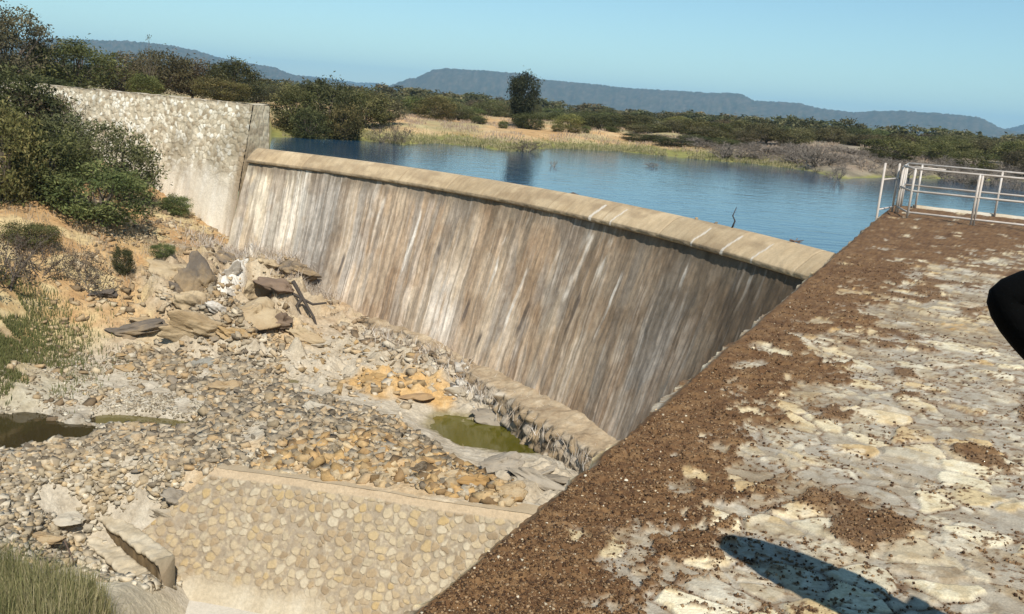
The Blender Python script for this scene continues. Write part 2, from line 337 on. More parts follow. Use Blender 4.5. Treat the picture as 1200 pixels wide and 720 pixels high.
# ------------------------------------------------------------------ reservoir and the far bank
th = np.radians(np.linspace(14, 80, 90)); rr = RAD - 0.02 + np.concatenate([np.linspace(0, 12, 25), np.linspace(13, 95, 50)])
tg, rg = np.meshgrid(th, rr, indexing='ij')
wx_, wy_ = ARC[0] + rg * np.sin(tg), ARC[1] + rg * np.cos(tg); wf = grid_faces(*tg.shape)
wbad = (((wx_ - LW0[0]) * LWN[0] + (wy_ - LW0[1]) * LWN[1] > -.4) & (wx_ < -13.0)).ravel(); wf = wf[~wbad[wf].any(1)]
tag(new_mesh('reservoir_water', np.stack([wx_, wy_, np.full_like(tg, -1.6)], -1), wf, M_water), kind='structure')
SH = [(317, 160), (400, 163), (450, 167), (473, 170), (490, 169), (513, 168), (560, 172), (600, 178), (643, 174), (733, 178), (817, 187), (870, 191), (900, 194), (950, 201), (992, 210), (1030, 208), (1080, 209), (1200, 213), (1320, 222)]
SA = np.array([math.atan2(*atz(a, b, -1.6)[:2]) for a, b in SH]); SR = np.array([np.hypot(*atz(a, b, -1.6)[:2]) for a, b in SH])
def shore_r(az): return np.where(az < SA[0], 30.0, np.interp(az, SA, SR))
def far_z(az, r):
    s = r - shore_r(az) + (fbm(az * 60, r * .12, 61) - .5) * 3
    z = np.where(s < 0, -1.6 + .1 * np.maximum(s, -25), -1.6 + 1.5 * (1 - np.exp(-np.maximum(s, 0) / 11)))
    x = r * np.sin(az); y = r * np.cos(az)
    z = z + sst(0, 12, s) * (fbm(x * .12, y * .12, 62) - .5) * 1.0
    lft = 1 - sst(SA[0] - .02, SA[0] + .03, az)
    z = z + lft * (.38 - .012 * np.clip(r - 60, 0, 60))
    far = sst(250, 600, r); z = z * (1 - far) + far * (-.6 + 2.0 * (fbm(x * .004, y * .004, 63) - .5))
    return z
azs = np.radians(np.linspace(-62, 62, 420)); rs = np.concatenate([np.linspace(44, 110, 110), np.geomspace(111, 12000, 90)])
ag, rg2 = np.meshgrid(azs, rs, indexing='ij'); fx, fy = rg2 * np.sin(ag), rg2 * np.cos(ag); fz = far_z(ag, rg2)
s_ = rg2 - shore_r(ag); n1 = fbm(fx * .15, fy * .15, 71); n2 = fbm(fx * .7, fy * .7, 72); n3 = fbm(fx * .03, fy * .03, 73)
c = ramp(np.clip(n2 * .7 + n1 * .5 - .1, 0, 1), [(.30, .18, .07), (.44, .27, .12), (.47, .34, .18), (.50, .42, .26)])
c = mix(c, ramp(n2, [(.2, .17, .08), (.4, .34, .16)]), sst(.48, .6, n1) * .7)
c = mix(c, ramp(n2, [(.13, .14, .035), (.27, .24, .08)]), (1 - sst(2.0, 6, s_ + 4 * (n2 - .5))))
c = mix(c, ramp(n2, [(.09, .09, .04), (.24, .2, .1)]), sst(100, 190, rg2 + 80 * (n1 - .5)))
scr = sst(.19, .24, ag + .03 * (n1 - .5)) * sst(.2, 1.5, s_); c = mix(c, ramp(n2, [(.10, .08, .06), (.2, .16, .12), (.3, .25, .18)]), scr * .85)
sl = (fx - LW0[0]) * LWN[0] + (fy - LW0[1]) * LWN[1]
bad = ((sl > -.9) & (fx < -13)).ravel() | (np.hypot(fx - ARC[0], fy - ARC[1]) < RAD + .6).ravel()
ff = grid_faces(*ag.shape); ff = ff[~bad[ff].any(1)]
tag(new_mesh('far_bank', np.stack([fx, fy, fz], -1), ff, M_far, c, smooth=True), kind='structure')
def far_pt(px, r):
    lo_, hi_ = 0, 300       # azimuth of that picture column at the horizon
    az, _ = azel(px, HY + math.tan(RO) * (px - 600)); return r * math.sin(az), r * math.cos(az), float(far_z(np.array([az]), np.array([float(r)]))[0])

# hills
def ridge(name, pts, r0, r1, r2, seed, deep=160):
    A = []; T = []
    for px, py in pts:
        a, e = azel(px, py); A.append(a); T.append(e)
    az = np.linspace(A[0], A[-1], 420); te = np.interp(az, A, T)
    sss = np.concatenate([np.linspace(0, 1, 46), np.linspace(1.1, 2, 8)])
    g, q = np.meshgrid(az, sss, indexing='ij'); H = np.interp(g, az, te) * r1 + 1.6
    prof = np.where(q <= 1, .5 * q ** 1.5 + .5 * sst(.55, 1.0, q) , (2 - q) ** 1.3)
    n = fbm(g * 60, q * 3, seed); gul = np.abs(fbm(g * 110, q * 1.5, seed + 3) - .5) * 2
    r = np.where(q <= 1, r0 + (r1 - r0) * q, r1 + (r2 - r1) * (q - 1)) + (n - .5) * deep * 2 * np.clip(1 - q, 0, 1) + (gul - .5) * deep * .35 * np.sin(np.pi * np.clip(q, 0, 1))
    z = -4 + (H + 4) * prof * (1 + (.16 * (fbm(g * 90, q * 5, seed + 6) - .5)) * np.sin(np.pi * np.clip(q, 0, 1))) + (vn(g * 900, q * 0 + 1, seed) - .5) * 5 * (q > .9) * (q < 1.2)
    x, y = r * np.sin(g), r * np.cos(g)
    sp = fbm(g * 420, q * 60, seed + 9)
    c = ramp(np.clip(sp * 1.5 - .25, 0, 1), [(.035, .042, .022), (.055, .056, .03), (.085, .074, .044), (.13, .105, .068)])
    return tag(new_mesh(name, np.stack([x, y, z], -1), grid_faces(*g.shape), M_far, c, smooth=True), kind='structure')
ridge('mesa_hill', [(440, 106), (457, 100), (480, 92), (487, 92), (507, 82), (520, 80), (570, 83), (620, 87), (633, 93), (700, 99), (733, 103), (833, 109), (860, 109), (872, 112), (883, 118), (937, 121), (960, 127), (1000, 132), (1025, 130), (1060, 130), (1115, 134), (1145, 137), (1158, 142), (1170, 149), (1187, 154), (1230, 160)], 2500, 3700, 5000, 101)
ridge('far_hill', [(1120, 162), (1160, 154), (1185, 150), (1200, 146), (1240, 142), (1330, 150), (1420, 170)], 3900, 5000, 6500, 121)
ridge('left_hill', [(-60, 60), (60, 45), (115, 47), (150, 48), (200, 53), (233, 60), (247, 65), (283, 73), (323, 79), (337, 86), (353, 89), (400, 96), (440, 104)], 2600, 3600, 5200, 131)
ridge('low_hill', [(330, 92), (360, 89), (385, 92), (420, 97), (440, 97), (455, 100), (480, 112)], 5200, 6200, 7600, 141)

# haze: one closed box of thin air
def haze():
    b = MB(); z0, z1 = -16, 330; R = 11000
    b.box([(-R, -300, z0), (R, -300, z0), (R, 11500, z0), (-R, 11500, z0), (-R, -300, z1), (R, -300, z1), (R, 11500, z1), (-R, 11500, z1)])
    m = bpy.data.materials.new('thin_haze'); m.use_nodes = True; t = m.node_tree; t.nodes.remove(t.nodes['Principled BSDF'])
    v = t.nodes.new('ShaderNodeVolumePrincipled'); v.inputs['Color'].default_value = (.36, .70, 1, 1); v.inputs['Density'].default_value = 0.00013; v.inputs['Anisotropy'].default_value = 0.0
    t.links.new(v.outputs[0], t.nodes['Material Output'].inputs['Volume'])
    tag(b.build('haze', m), kind='stuff')
haze()

# ------------------------------------------------------------------ the spillway wall
dam = empty('spillway_dam', arc(48, 2, -8.0), 'curved streaked concrete spillway wall with a sloping pale crest holding back the lake', 'dam')
OD = np.array(dam.location)
T0, T1 = 24.75, 74.0
BATT, ZL, ZB = .36, -2.1, -10.0
tt = np.linspace(T0, T1, 900)
prof = [(-.25, -3.2), (-.25, -1.62), (-.2, -1.48), (-.08, -1.41), (0, -1.40), (.12, -1.42), (.35, -1.53), (.62, -1.73), (.84, -1.91), (.88, -1.96), (.89, -2.01), (.88, -2.08), (.80, -2.11), (.70, -2.12)]
pr = []
for a, b in zip(prof[:-1], prof[1:]):
    for k in range(3): pr.append((a[0] + (b[0] - a[0]) * k / 3, a[1] + (b[1] - a[1]) * k / 3))
pr.append(prof[-1]); pr = np.array(pr)
tg, qi = np.meshgrid(np.radians(tt), np.arange(len(pr)), indexing='ij'); off = pr[qi, 0]; zz = pr[qi, 1]
s_arc = np.radians(tt)[:, None] * RAD + 0 * off
joint = np.abs(((s_arc + .4) % 3.1) - .0) < .035
off = off + (fbm(s_arc * .8, zz * 2, 81) - .5) * .05 + (fbm(s_arc * 5, zz * 6, 82, 3) - .5) * .03 + np.where((qi > 30), (fbm(s_arc * 3, zz * 0, 83) - .5) * .07, 0)
zz2 = zz - joint * .012
R_ = RAD - off
cc = ramp(np.clip(fbm(s_arc * .9, off * 1.5, 84) * .6 + fbm(s_arc * 9, off * 1.2, 85) * .5 - .05, 0, 1), [(.22, .15, .08), (.36, .265, .155), (.44, .335, .205), (.52, .42, .285)])
blk = hsh(np.floor((s_arc + .4) / 3.1).astype(int), np.zeros_like(qi), 3); cc = cc * (.86 + .28 * blk)[..., None]
cst = sst(.54, .66, fbm(s_arc * .7, off * 2.2, 86)) * .5; cc = mix(cc, (.25, .175, .10), cst); cc = cc * (.82 + .36 * fbm(s_arc * 5, off * 5, 87))[..., None]
cc = mix(cc, (.22, .15, .08), joint * .6)
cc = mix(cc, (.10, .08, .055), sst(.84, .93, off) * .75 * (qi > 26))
for t_, w_ in ((55.0, .10), (56.6, .05), (62.5, .06), (64.5, .07), (66.4, .05)):
    cc = mix(cc, (.6, .54, .45), (np.abs(np.degrees(tg) - t_ - .1 * np.sin(off * 5)) < w_) * (off > .3) * .8)
Vc = np.stack([ARC[0] + R_ * np.sin(tg), ARC[1] + R_ * np.cos(tg), zz2], -1) - OD
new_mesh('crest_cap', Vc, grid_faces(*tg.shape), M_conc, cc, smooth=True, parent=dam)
# face
h = np.linspace(0, 1, 130); tt = np.linspace(T0, T1, 1500)
tg, hg = np.meshgrid(np.radians(tt), h, indexing='ij'); zz = -2.10 + (ZB + 2.10) * hg; dep = -2.1 - zz; s = tg * RAD; td = np.degrees(tg)
off = .74 + BATT * dep + (fbm(s * .5, zz * .4, 91) - .5) * .16 + (fbm(s * 3.5, zz * .5, 92) - .5) * .07 + (fbm(s * 9, zz * 4, 93, 3) - .5) * .03
wob = (fbm(s * .6, dep * .8, 94) - .5) * .22
su = s + wob - .10 * dep
def stk(f, seed, fl=.14): return fbm(su * f, dep * fl + 5 * fbm(su * .3, dep * .1, seed + 50), seed, 4)
base = ramp(np.clip(stk(.5, 201) * .55 + stk(2.6, 202, .25) * .6 - .08, 0, 1), [(.17, .115, .072), (.29, .205, .13), (.39, .30, .205), (.50, .42, .315)])
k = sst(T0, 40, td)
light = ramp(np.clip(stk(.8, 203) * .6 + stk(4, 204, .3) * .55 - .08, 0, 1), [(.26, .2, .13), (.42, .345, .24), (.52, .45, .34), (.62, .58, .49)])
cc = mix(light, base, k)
grey = ramp(stk(3, 205), [(.10, .088, .072), (.2, .18, .155), (.3, .275, .24)])
g0 = np.exp(-((td - 32.2 - dep * .1) / 1.9) ** 2) * 1.2 + np.exp(-((td - 62.5 - .3 * dep) / 3.0) ** 2) * .55 * sst(.5, 3.5, dep) + sst(.56, .66, stk(.9, 206)) * .6
cc = mix(cc, grey, np.clip(g0, 0, .85))
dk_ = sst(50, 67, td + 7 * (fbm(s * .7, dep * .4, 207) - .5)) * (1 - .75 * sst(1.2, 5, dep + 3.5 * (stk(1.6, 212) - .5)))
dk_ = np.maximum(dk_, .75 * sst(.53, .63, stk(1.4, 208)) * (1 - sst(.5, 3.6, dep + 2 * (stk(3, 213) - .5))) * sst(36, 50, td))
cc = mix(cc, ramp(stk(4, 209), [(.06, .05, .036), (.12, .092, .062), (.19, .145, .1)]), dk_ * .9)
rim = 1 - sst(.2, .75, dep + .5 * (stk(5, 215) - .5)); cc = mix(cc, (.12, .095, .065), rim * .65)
wh = sst(.60, .70, stk(5.5, 210, .2)) * sst(.8, 1.8, dep) * (.75 - .35 * k)
pw = np.exp(-((td - 45.2 - .4 * (dep - 4)) / 1.5) ** 2) * np.exp(-((dep - 4.6) / 1.4) ** 2) * sst(.38, .58, stk(5, 211, .4) + .1)
cc = mix(cc, (.58, .52, .44), np.clip(wh * .5 + pw * .85, 0, .8))
cc = mix(cc, (.58, .53, .44), np.exp(-((td - 29.9) / .7) ** 2) * sst(.45, .6, stk(6, 214) + .06) * .8)
for t_, w_, d0, d1 in ((55.0, .28, .3, 3.4), (56.6, .17, .3, 2.6), (53.2, .14, .5, 2.6), (62.5, .12, .2, 2.0), (58.4, .10, 1.2, 5), (51.3, .12, 2, 5.4), (66.4, .1, .2, 1.6), (48.8, .12, 1, 4), (41, .12, .8, 4.5), (37.5, .16, .6, 3.2)):
    d_ = np.abs(td - t_ + .04 * (dep - 2) - .25 * (fbm(s * 0 + t_, dep * 1.2, 216) - .5)) / (w_ * (.6 + .9 * fbm(s * 0 + t_, dep * 2.5, 217)))
    cc = mix(cc, (.60, .55, .47), (1 - sst(.5, 1.2, d_)) * sst(d0, d0 + .3, dep) * (1 - sst(d1 - 1.6, d1, dep)) * sst(.3, .55, fbm(s * 4, dep * 1.2, 220)) * .7)
for t_, d0, d1 in ((47.6, 3.6, 4.9), (35.5, 3.2, 4.6), (56.0, 2.2, 4.0), (52.4, 3.0, 4.6), (43.5, 1.8, 3.0), (49.6, 4.6, 5.5)):
    d_ = np.abs(td - t_ + .04 * (dep - 3)) / .16
    cc = mix(cc, (.06, .05, .045), (1 - sst(.4, 1.2, d_ + .8 * (fbm(s * 2, dep * 3, 218) - .5))) * sst(d0, d0 + .4, dep) * (1 - sst(d1 - .5, d1, dep)) * .8)
hf = stk(11, 231, .22); cc = cc * (.86 + .30 * hf)[..., None]; cl = sst(.55, .63, stk(7, 232, .16)) * sst(.4, .6, fbm(s * .5, dep * .5, 233)); cc = mix(cc, (.60, .52, .43), cl * .26); cdk2 = sst(.57, .64, stk(8, 234, .16)); cc = mix(cc, (.13, .10, .07), cdk2 * .5)
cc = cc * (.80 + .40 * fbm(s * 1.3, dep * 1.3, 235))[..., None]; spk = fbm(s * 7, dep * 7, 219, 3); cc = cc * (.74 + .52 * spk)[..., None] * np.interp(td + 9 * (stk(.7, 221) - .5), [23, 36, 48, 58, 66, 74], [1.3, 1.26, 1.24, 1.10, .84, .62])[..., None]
cc = mix(cc, np.asarray(cc) * np.array([.72, .62, .52]), sst(.5, .62, fbm(s * .9, dep * .7, 222)) * .5)
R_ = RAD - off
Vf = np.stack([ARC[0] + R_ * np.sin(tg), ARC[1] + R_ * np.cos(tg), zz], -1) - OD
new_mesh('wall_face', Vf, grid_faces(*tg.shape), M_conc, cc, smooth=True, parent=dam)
# footing: rough stone ledge along the toe of the wall
tt = np.linspace(40, T1, 800); q = np.linspace(0, 1, 40)
tg, qg = np.meshgrid(np.radians(tt), q, indexing='ij'); s = tg * RAD
zl = -7.55 - .35 * sst(40, 50, np.degrees(tg)) + (fbm(s * .4, s * 0, 301) - .5) * .25
wl = .5 + .8 * sst(44, 58, np.degrees(tg)) + (fbm(s * .8, s * 0, 302) - .5) * .5
off = 2.35 + np.minimum(qg / .5, 1) * (wl + .3) + np.maximum(qg - .5, 0) / .5 * .45
zz = zl - np.minimum(qg / .5, 1) * .12 - sst(.5, 1, qg) * 1.6 + (fbm(s * 2, off * 2, 303) - .5) * .22
f1, f2, ca, cb = worley(s * 2.3, zz * 3 + off * 2, 304)
ed = sst(.45, .6, qg)
off = off + ed * (f2 - f1) * .28
c = ramp(np.clip(fbm(s * 1.5, off * 2, 305) * .8 + fbm(s * 7, off * 7, 306, 3) * .5 - .15, 0, 1), [(.16, .11, .06), (.28, .205, .125), (.38, .295, .19), (.46, .385, .28)])
c = mix(c, ramp(ca, [(.16, .115, .07), (.3, .22, .13), (.36, .31, .24)]), ed * .8)
c = mix(c, (.05, .04, .03), ed * (1 - sst(.03, .16, f2 - f1)) * .85)
c = mix(c, (.56, .51, .42), sst(.62, .70, fbm(s * 1.6, zz * 2.0, 307)) * ed * .7)
R_ = RAD - off
new_mesh('footing', np.stack([ARC[0] + R_ * np.sin(tg), ARC[1] + R_ * np.cos(tg), zz], -1) - OD, grid_faces(*tg.shape), M_mason, c, parent=dam)

# ------------------------------------------------------------------ left abutment wall
lw = empty('abutment_wall', (LW0[0], LW0[1], -7.0), 'high pale rubble masonry wall at the far left end of the spillway', 'wall')
OL = np.array(lw.location)
L_ = np.linspace(0, 48, 1000); hz = np.linspace(0, 1, 240)
lg, hg = np.meshgrid(L_, hz, indexing='ij'); zz = .70 - 9.5 * hg; b_ = .2 * (.70 - zz)
f1, f2, ca, cb = worley(lg * 3.7 + .5 * fbm(lg * 2, zz * 2, 311), zz * 4.3 + .5 * fbm(lg * 2, zz * 2, 321), 312); st = sst(.05, .14, f2 - f1) * (cb > .2); gapd = (1 - sst(.02, .12, f2 - f1)) * (cb > .2)
e_lo = sst(2.8, 4.6, .7 - zz + 2.0 * (fbm(lg * .35, zz * .5, 313) - .5)) * (1 - sst(5, 9, lg) * .75)
c = mix(ramp(fbm(lg * 2, zz * 2, 314), [(.38, .31, .205), (.50, .425, .30), (.60, .52, .39)]), ramp(ca, [(.34, .26, .165), (.54, .45, .31), (.70, .62, .47), (.82, .77, .65)]), st * (1 - e_lo * .8))
wsh = ramp(fbm(lg * 2.2, zz * .35, 315) * .7 + fbm(lg * 8, zz * .8, 316) * .3, [(.52, .43, .31), (.70, .63, .51), (.82, .79, .71)])
c = mix(c, (.22, .17, .105), gapd * .4)
c = mix(c, wsh, e_lo * .85); c = mix(c, (.36, .28, .18), sst(.5, .64, fbm(lg * 3, zz * .5, 323)) * sst(1.2, 3.5, .7 - zz) * .35)
c = mix(c, (.2, .16, .1), sst(.56, .66, fbm(lg * .5, zz * .4, 317)) * (1 - e_lo) * .45)
c = mix(c, (.25, .17, .09), (1 - sst(.0, .8, lg - .0 + .4 * (fbm(lg * 3, zz * .6, 318) - .5))) * sst(1.6, 2.4, .7 - zz) * .8)
c = mix(c, (.3, .24, .16), (1 - sst(.06, .2, .7 - zz)) * .7)
o2 = b_ + st * .035 * (1 - e_lo) + (fbm(lg * 1.2, zz * 1.2, 319) - .5) * .08
zt_ = zz + (1 - hg) * (fbm(lg * 1.5, lg * 0, 320) - .5) * .1
V = np.stack([LW0[0] + LWD[0] * lg + LWN[0] * o2, LW0[1] + LWD[1] * lg + LWN[1] * o2, zt_], -1) - OL
new_mesh('front_face', V, grid_faces(*lg.shape), M_mason, c, parent=lw)
# end face (towards the spillway) and top
wd = np.linspace(0, 1, 50); zg_ = np.linspace(0, 1, 110); wg, hg = np.meshgrid(wd, zg_, indexing='ij'); zz = .66 - 9.2 * hg
fr = .2 * (.70 - zz); a0 = fr * (1 - wg) + (-1.0) * wg
f1, f2, ca, cb = worley(a0 * 3.1, zz * 3.4, 330); st = sst(.06, .2, f2 - f1)
c = mix(ramp(fbm(a0 * 2, zz * 2, 331), [(.26, .21, .145), (.36, .3, .21)]), ramp(ca, [(.24, .19, .125), (.36, .3, .2), (.46, .4, .29)]), st)
c = mix(c, ramp(fbm(a0 * 3, zz * .4, 332), [(.2, .14, .08), (.3, .22, .13)]), sst(1.7, 2.6, .7 - zz) * .7)
e3 = .03 * st
new_mesh('end_face', np.stack([LW0[0] + LWN[0] * a0 - LWD[0] * e3, LW0[1] + LWN[1] * a0 - LWD[1] * e3, zz], -1) - OL, grid_faces(*wg.shape), M_mason, c, parent=lw)
lt, wt = np.meshgrid(np.linspace(-.02, 48, 300), np.linspace(.03, -1.02, 16), indexing='ij')
z_ = .69 + (fbm(lt * 1.5, wt * 2, 333) - .5) * .1 
c = ramp(fbm(lt * 2, wt * 2, 334), [(.3, .24, .15), (.45, .38, .27), (.52, .46, .35)])
V = np.stack([LW0[0] + LWD[0] * lt + LWN[0] * wt, LW0[1] + LWD[1] * lt + LWN[1] * wt, z_], -1)
V2 = V[:, -1:].copy(); V2[..., 2] = -4; V = np.concatenate([V, V2], 1); c = np.concatenate([c, c[:, -1:]], 1)
new_mesh('wall_top', V - OL, grid_faces(*V.shape[:2]), M_mason, c, parent=lw)

# ------------------------------------------------------------------ end sill wall (foreground below) and steps
sw = empty('sill_wall', (*((W1 + W2) / 2), -10.7), 'low sloping cobble masonry wall across the river bed below the deck', 'wall')
OS = np.array(sw.location)
LT = np.linalg.norm(W2 - W1) + 4.5
lg, hg = np.meshgrid(np.linspace(-.15, LT, 760), np.linspace(0, 1, 200), indexing='ij')
zz = -8.4 - 3.2 * hg + (fbm(lg * .5, hg * 0, 340) - .5) * .12; o1 = .02 + hg * 2.4
lg2 = lg - np.clip(1 - lg / 1.8, 0, 1) * hg * 3.1
yy = hg * 4.0
f1, f2, ca, cb = worley(lg2 * 4.4 + .9 * fbm(lg2 * 3, yy * 3, 341), yy * 4.4 + .9 * fbm(lg2 * 3, yy * 3, 342), 343)
r_st = .46 + .26 * cb
st = (1 - sst(r_st * .7, r_st, f1)) * sst(.04, .2, f2 - f1) * sst(.05, .25, cb)
capm = 1 - sst(.045, .06, hg + .02 * (fbm(lg * 2, hg, 344) - .5)); st = st * (1 - capm)
plas = sst(.66, .8, hg + .25 * (fbm(lg * .6, hg * 2, 345) - .5)) * (1 - sst(2.8, 4.6, lg + 1.4 * (fbm(lg, hg * 3, 346) - .5)))
st = st * (1 - plas * .9)
mo = ramp(np.clip(fbm(lg * 1.2, hg * 4, 347) * .7 + fbm(lg * 8, hg * 20, 348, 3) * .5 - .1, 0, 1), [(.19, .15, .10), (.28, .225, .155), (.36, .295, .21)])
c = mix(mo, ramp(ca, [(.23, .165, .095), (.33, .24, .135), (.38, .30, .185), (.43, .365, .255), (.38, .265, .115), (.34, .29, .205)]), st * .85)
h1, h2, ha, hb = worley(lg2 * 11, yy * 11, 357); s2 = sst(.06, .2, h2 - h1) * (hb > .5) * (1 - st) * (1 - capm) * (1 - plas); c = mix(c, ramp(ha, [(.2, .15, .095), (.36, .28, .175), (.45, .38, .26)]), s2 * .6)
ring = np.exp(-((f1 - r_st) / .06) ** 2) * (cb > .13) * (1 - capm) * (1 - plas); c = mix(c, (.23, .18, .12), ring * .5)
c = mix(c, ramp(fbm(lg * 3, hg * 1.5, 349), [(.30, .235, .15), (.44, .375, .265), (.56, .51, .4)]), plas * .8)
c = mix(c, ramp(fbm(lg * 2, hg * 30, 350), [(.36, .27, .17), (.44, .34, .22)]), capm)
o2 = o1 + st * .035 + (fbm(lg * 1.5, hg * 4, 351) - .5) * .06
V = np.stack([W1[0] + WD[0] * lg2 + WN[0] * o2, W1[1] + WD[1] * lg2 + WN[1] * o2, zz], -1) - OS
new_mesh('cobble_face', V, grid_faces(*lg.shape), M_mason, c, smooth=True, parent=sw)
lg, hg = np.meshgrid(np.linspace(-.15, LT, 300), np.linspace(0, .7, 12), indexing='ij')
zz = -8.39 + (fbm(lg * .5, hg * 0, 340) - .5) * .12 - hg * .1; c = ramp(fbm(lg * 2, hg * 3, 352), [(.34, .26, .16), (.46, .36, .23)])
V = np.stack([W1[0] + WD[0] * lg - WN[0] * (hg - .03), W1[1] + WD[1] * lg - WN[1] * (hg - .03), zz], -1) - OS
new_mesh('coping', V, grid_faces(*lg.shape), M_conc, c, smooth=True, parent=sw)

# apron slab
b = MB(); pa = [atz(155, 690, -10.6), atz(330, 712, -10.6), atz(330, 800, -10.6), atz(120, 800, -10.6)]
gxx, gyy = np.meshgrid(np.linspace(0, 1, 60), np.linspace(0, 1, 60), indexing='ij')
pa = [W1 + WD * -1.3 + WN * 1.9, W1 + WD * 13 + WN * 1.9, W1 + WD * 13 + WN * 9, W1 + WD * -1.6 + WN * 6]
X = (pa[0][None, None] * (1 - gxx)[..., None] + pa[1][None, None] * gxx[..., None]) * (1 - gyy)[..., None] + (pa[3][None, None] * (1 - gxx)[..., None] + pa[2][None, None] * gxx[..., None]) * gyy[..., None]
zz = -11.12 + (fbm(X[..., 0], X[..., 1], 360) - .5) * .08; c = ramp(fbm(X[..., 0] * 1.5, X[..., 1] * 1.5, 361), [(.44, .39, .31), (.55, .5, .41)])
tag(new_mesh('concrete_apron', np.concatenate([X, zz[..., None]], -1), grid_faces(60, 60), M_conc, c, smooth=True), kind='structure')

# steps
def steps():
    a0 = atz(110, 602, -9.85)[:2]; a1 = atz(186, 660, -9.85)[:2]
    d = (a1 - a0) / np.linalg.norm(a1 - a0); n = np.array([d[1], -d[0]])
    if n[0] > 0: n = -n
    LL = np.linalg.norm(a1 - a0)
    root = empty('concrete_steps', (*((a0 + a1) / 2), -10.6), 'short flight of broken cream concrete steps beside the cobble wall', 'steps')
    O = np.array(root.location)
    for i in range(3):
        z = -9.85 - .42 * i; u0 = .46 * i; L0, L1 = -.05 + .2 * i, LL - .12 - .34 * i
        pf = [(-.48, -1.8)] + [(-.48, -.05)] + [(-.46 + .44 * k / 8, 0) for k in range(9)] + [(.015, -.02), (.03, -.05), (.025, -.10), (-.03, -.12)] + [(-.03, -.14 - 1.6 * k / 12) for k in range(13)]
        pf = np.array(pf); m = len(pf)
        l, q = np.meshgrid(np.linspace(L0, L1, 110), np.arange(m), indexing='ij')
        uo = pf[q, 0] + u0; zo = pf[q, 1] + z
        chip = sst(.58, .72, fbm(l * 2.2 + i * 9, zo * .5, 371))
        uo = uo + (fbm(l * 5 + i * 9, zo * 5, 376) - .5) * .12 - chip * .20 * (q > 6) * (q < 16); zo = zo + (fbm(l * 4, uo * 5, 372) - .5) * .14 - chip * .14 * (q > 6) * (q < 14)
        Pp = np.stack([a0[0] + d[0] * l + n[0] * uo, a0[1] + d[1] * l + n[1] * uo, zo], -1)
        c = ramp(fbm(l * 3, uo * 3, 373), [(.30, .235, .145), (.42, .35, .24), (.50, .44, .33)])
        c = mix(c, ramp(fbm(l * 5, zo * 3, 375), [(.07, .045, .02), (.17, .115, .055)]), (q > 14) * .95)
        V = Pp.reshape(-1, 3); fq = grid_faces(110, m)
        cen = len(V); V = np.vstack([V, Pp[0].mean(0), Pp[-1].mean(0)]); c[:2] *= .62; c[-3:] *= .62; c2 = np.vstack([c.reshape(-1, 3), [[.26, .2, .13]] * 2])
        k = np.arange(m - 1); caps = np.concatenate([np.stack([k, k + 1, np.full(m - 1, cen), np.full(m - 1, cen)], 1), np.stack([109 * m + k + 1, 109 * m + k, np.full(m - 1, cen + 1), np.full(m - 1, cen + 1)], 1)])
        tri = np.concatenate([fq[:, [0, 1, 2]], fq[:, [0, 2, 3]], caps[:, :3]])
        new_mesh('step', V - O, tri, M_conc, c2, parent=root)
steps()

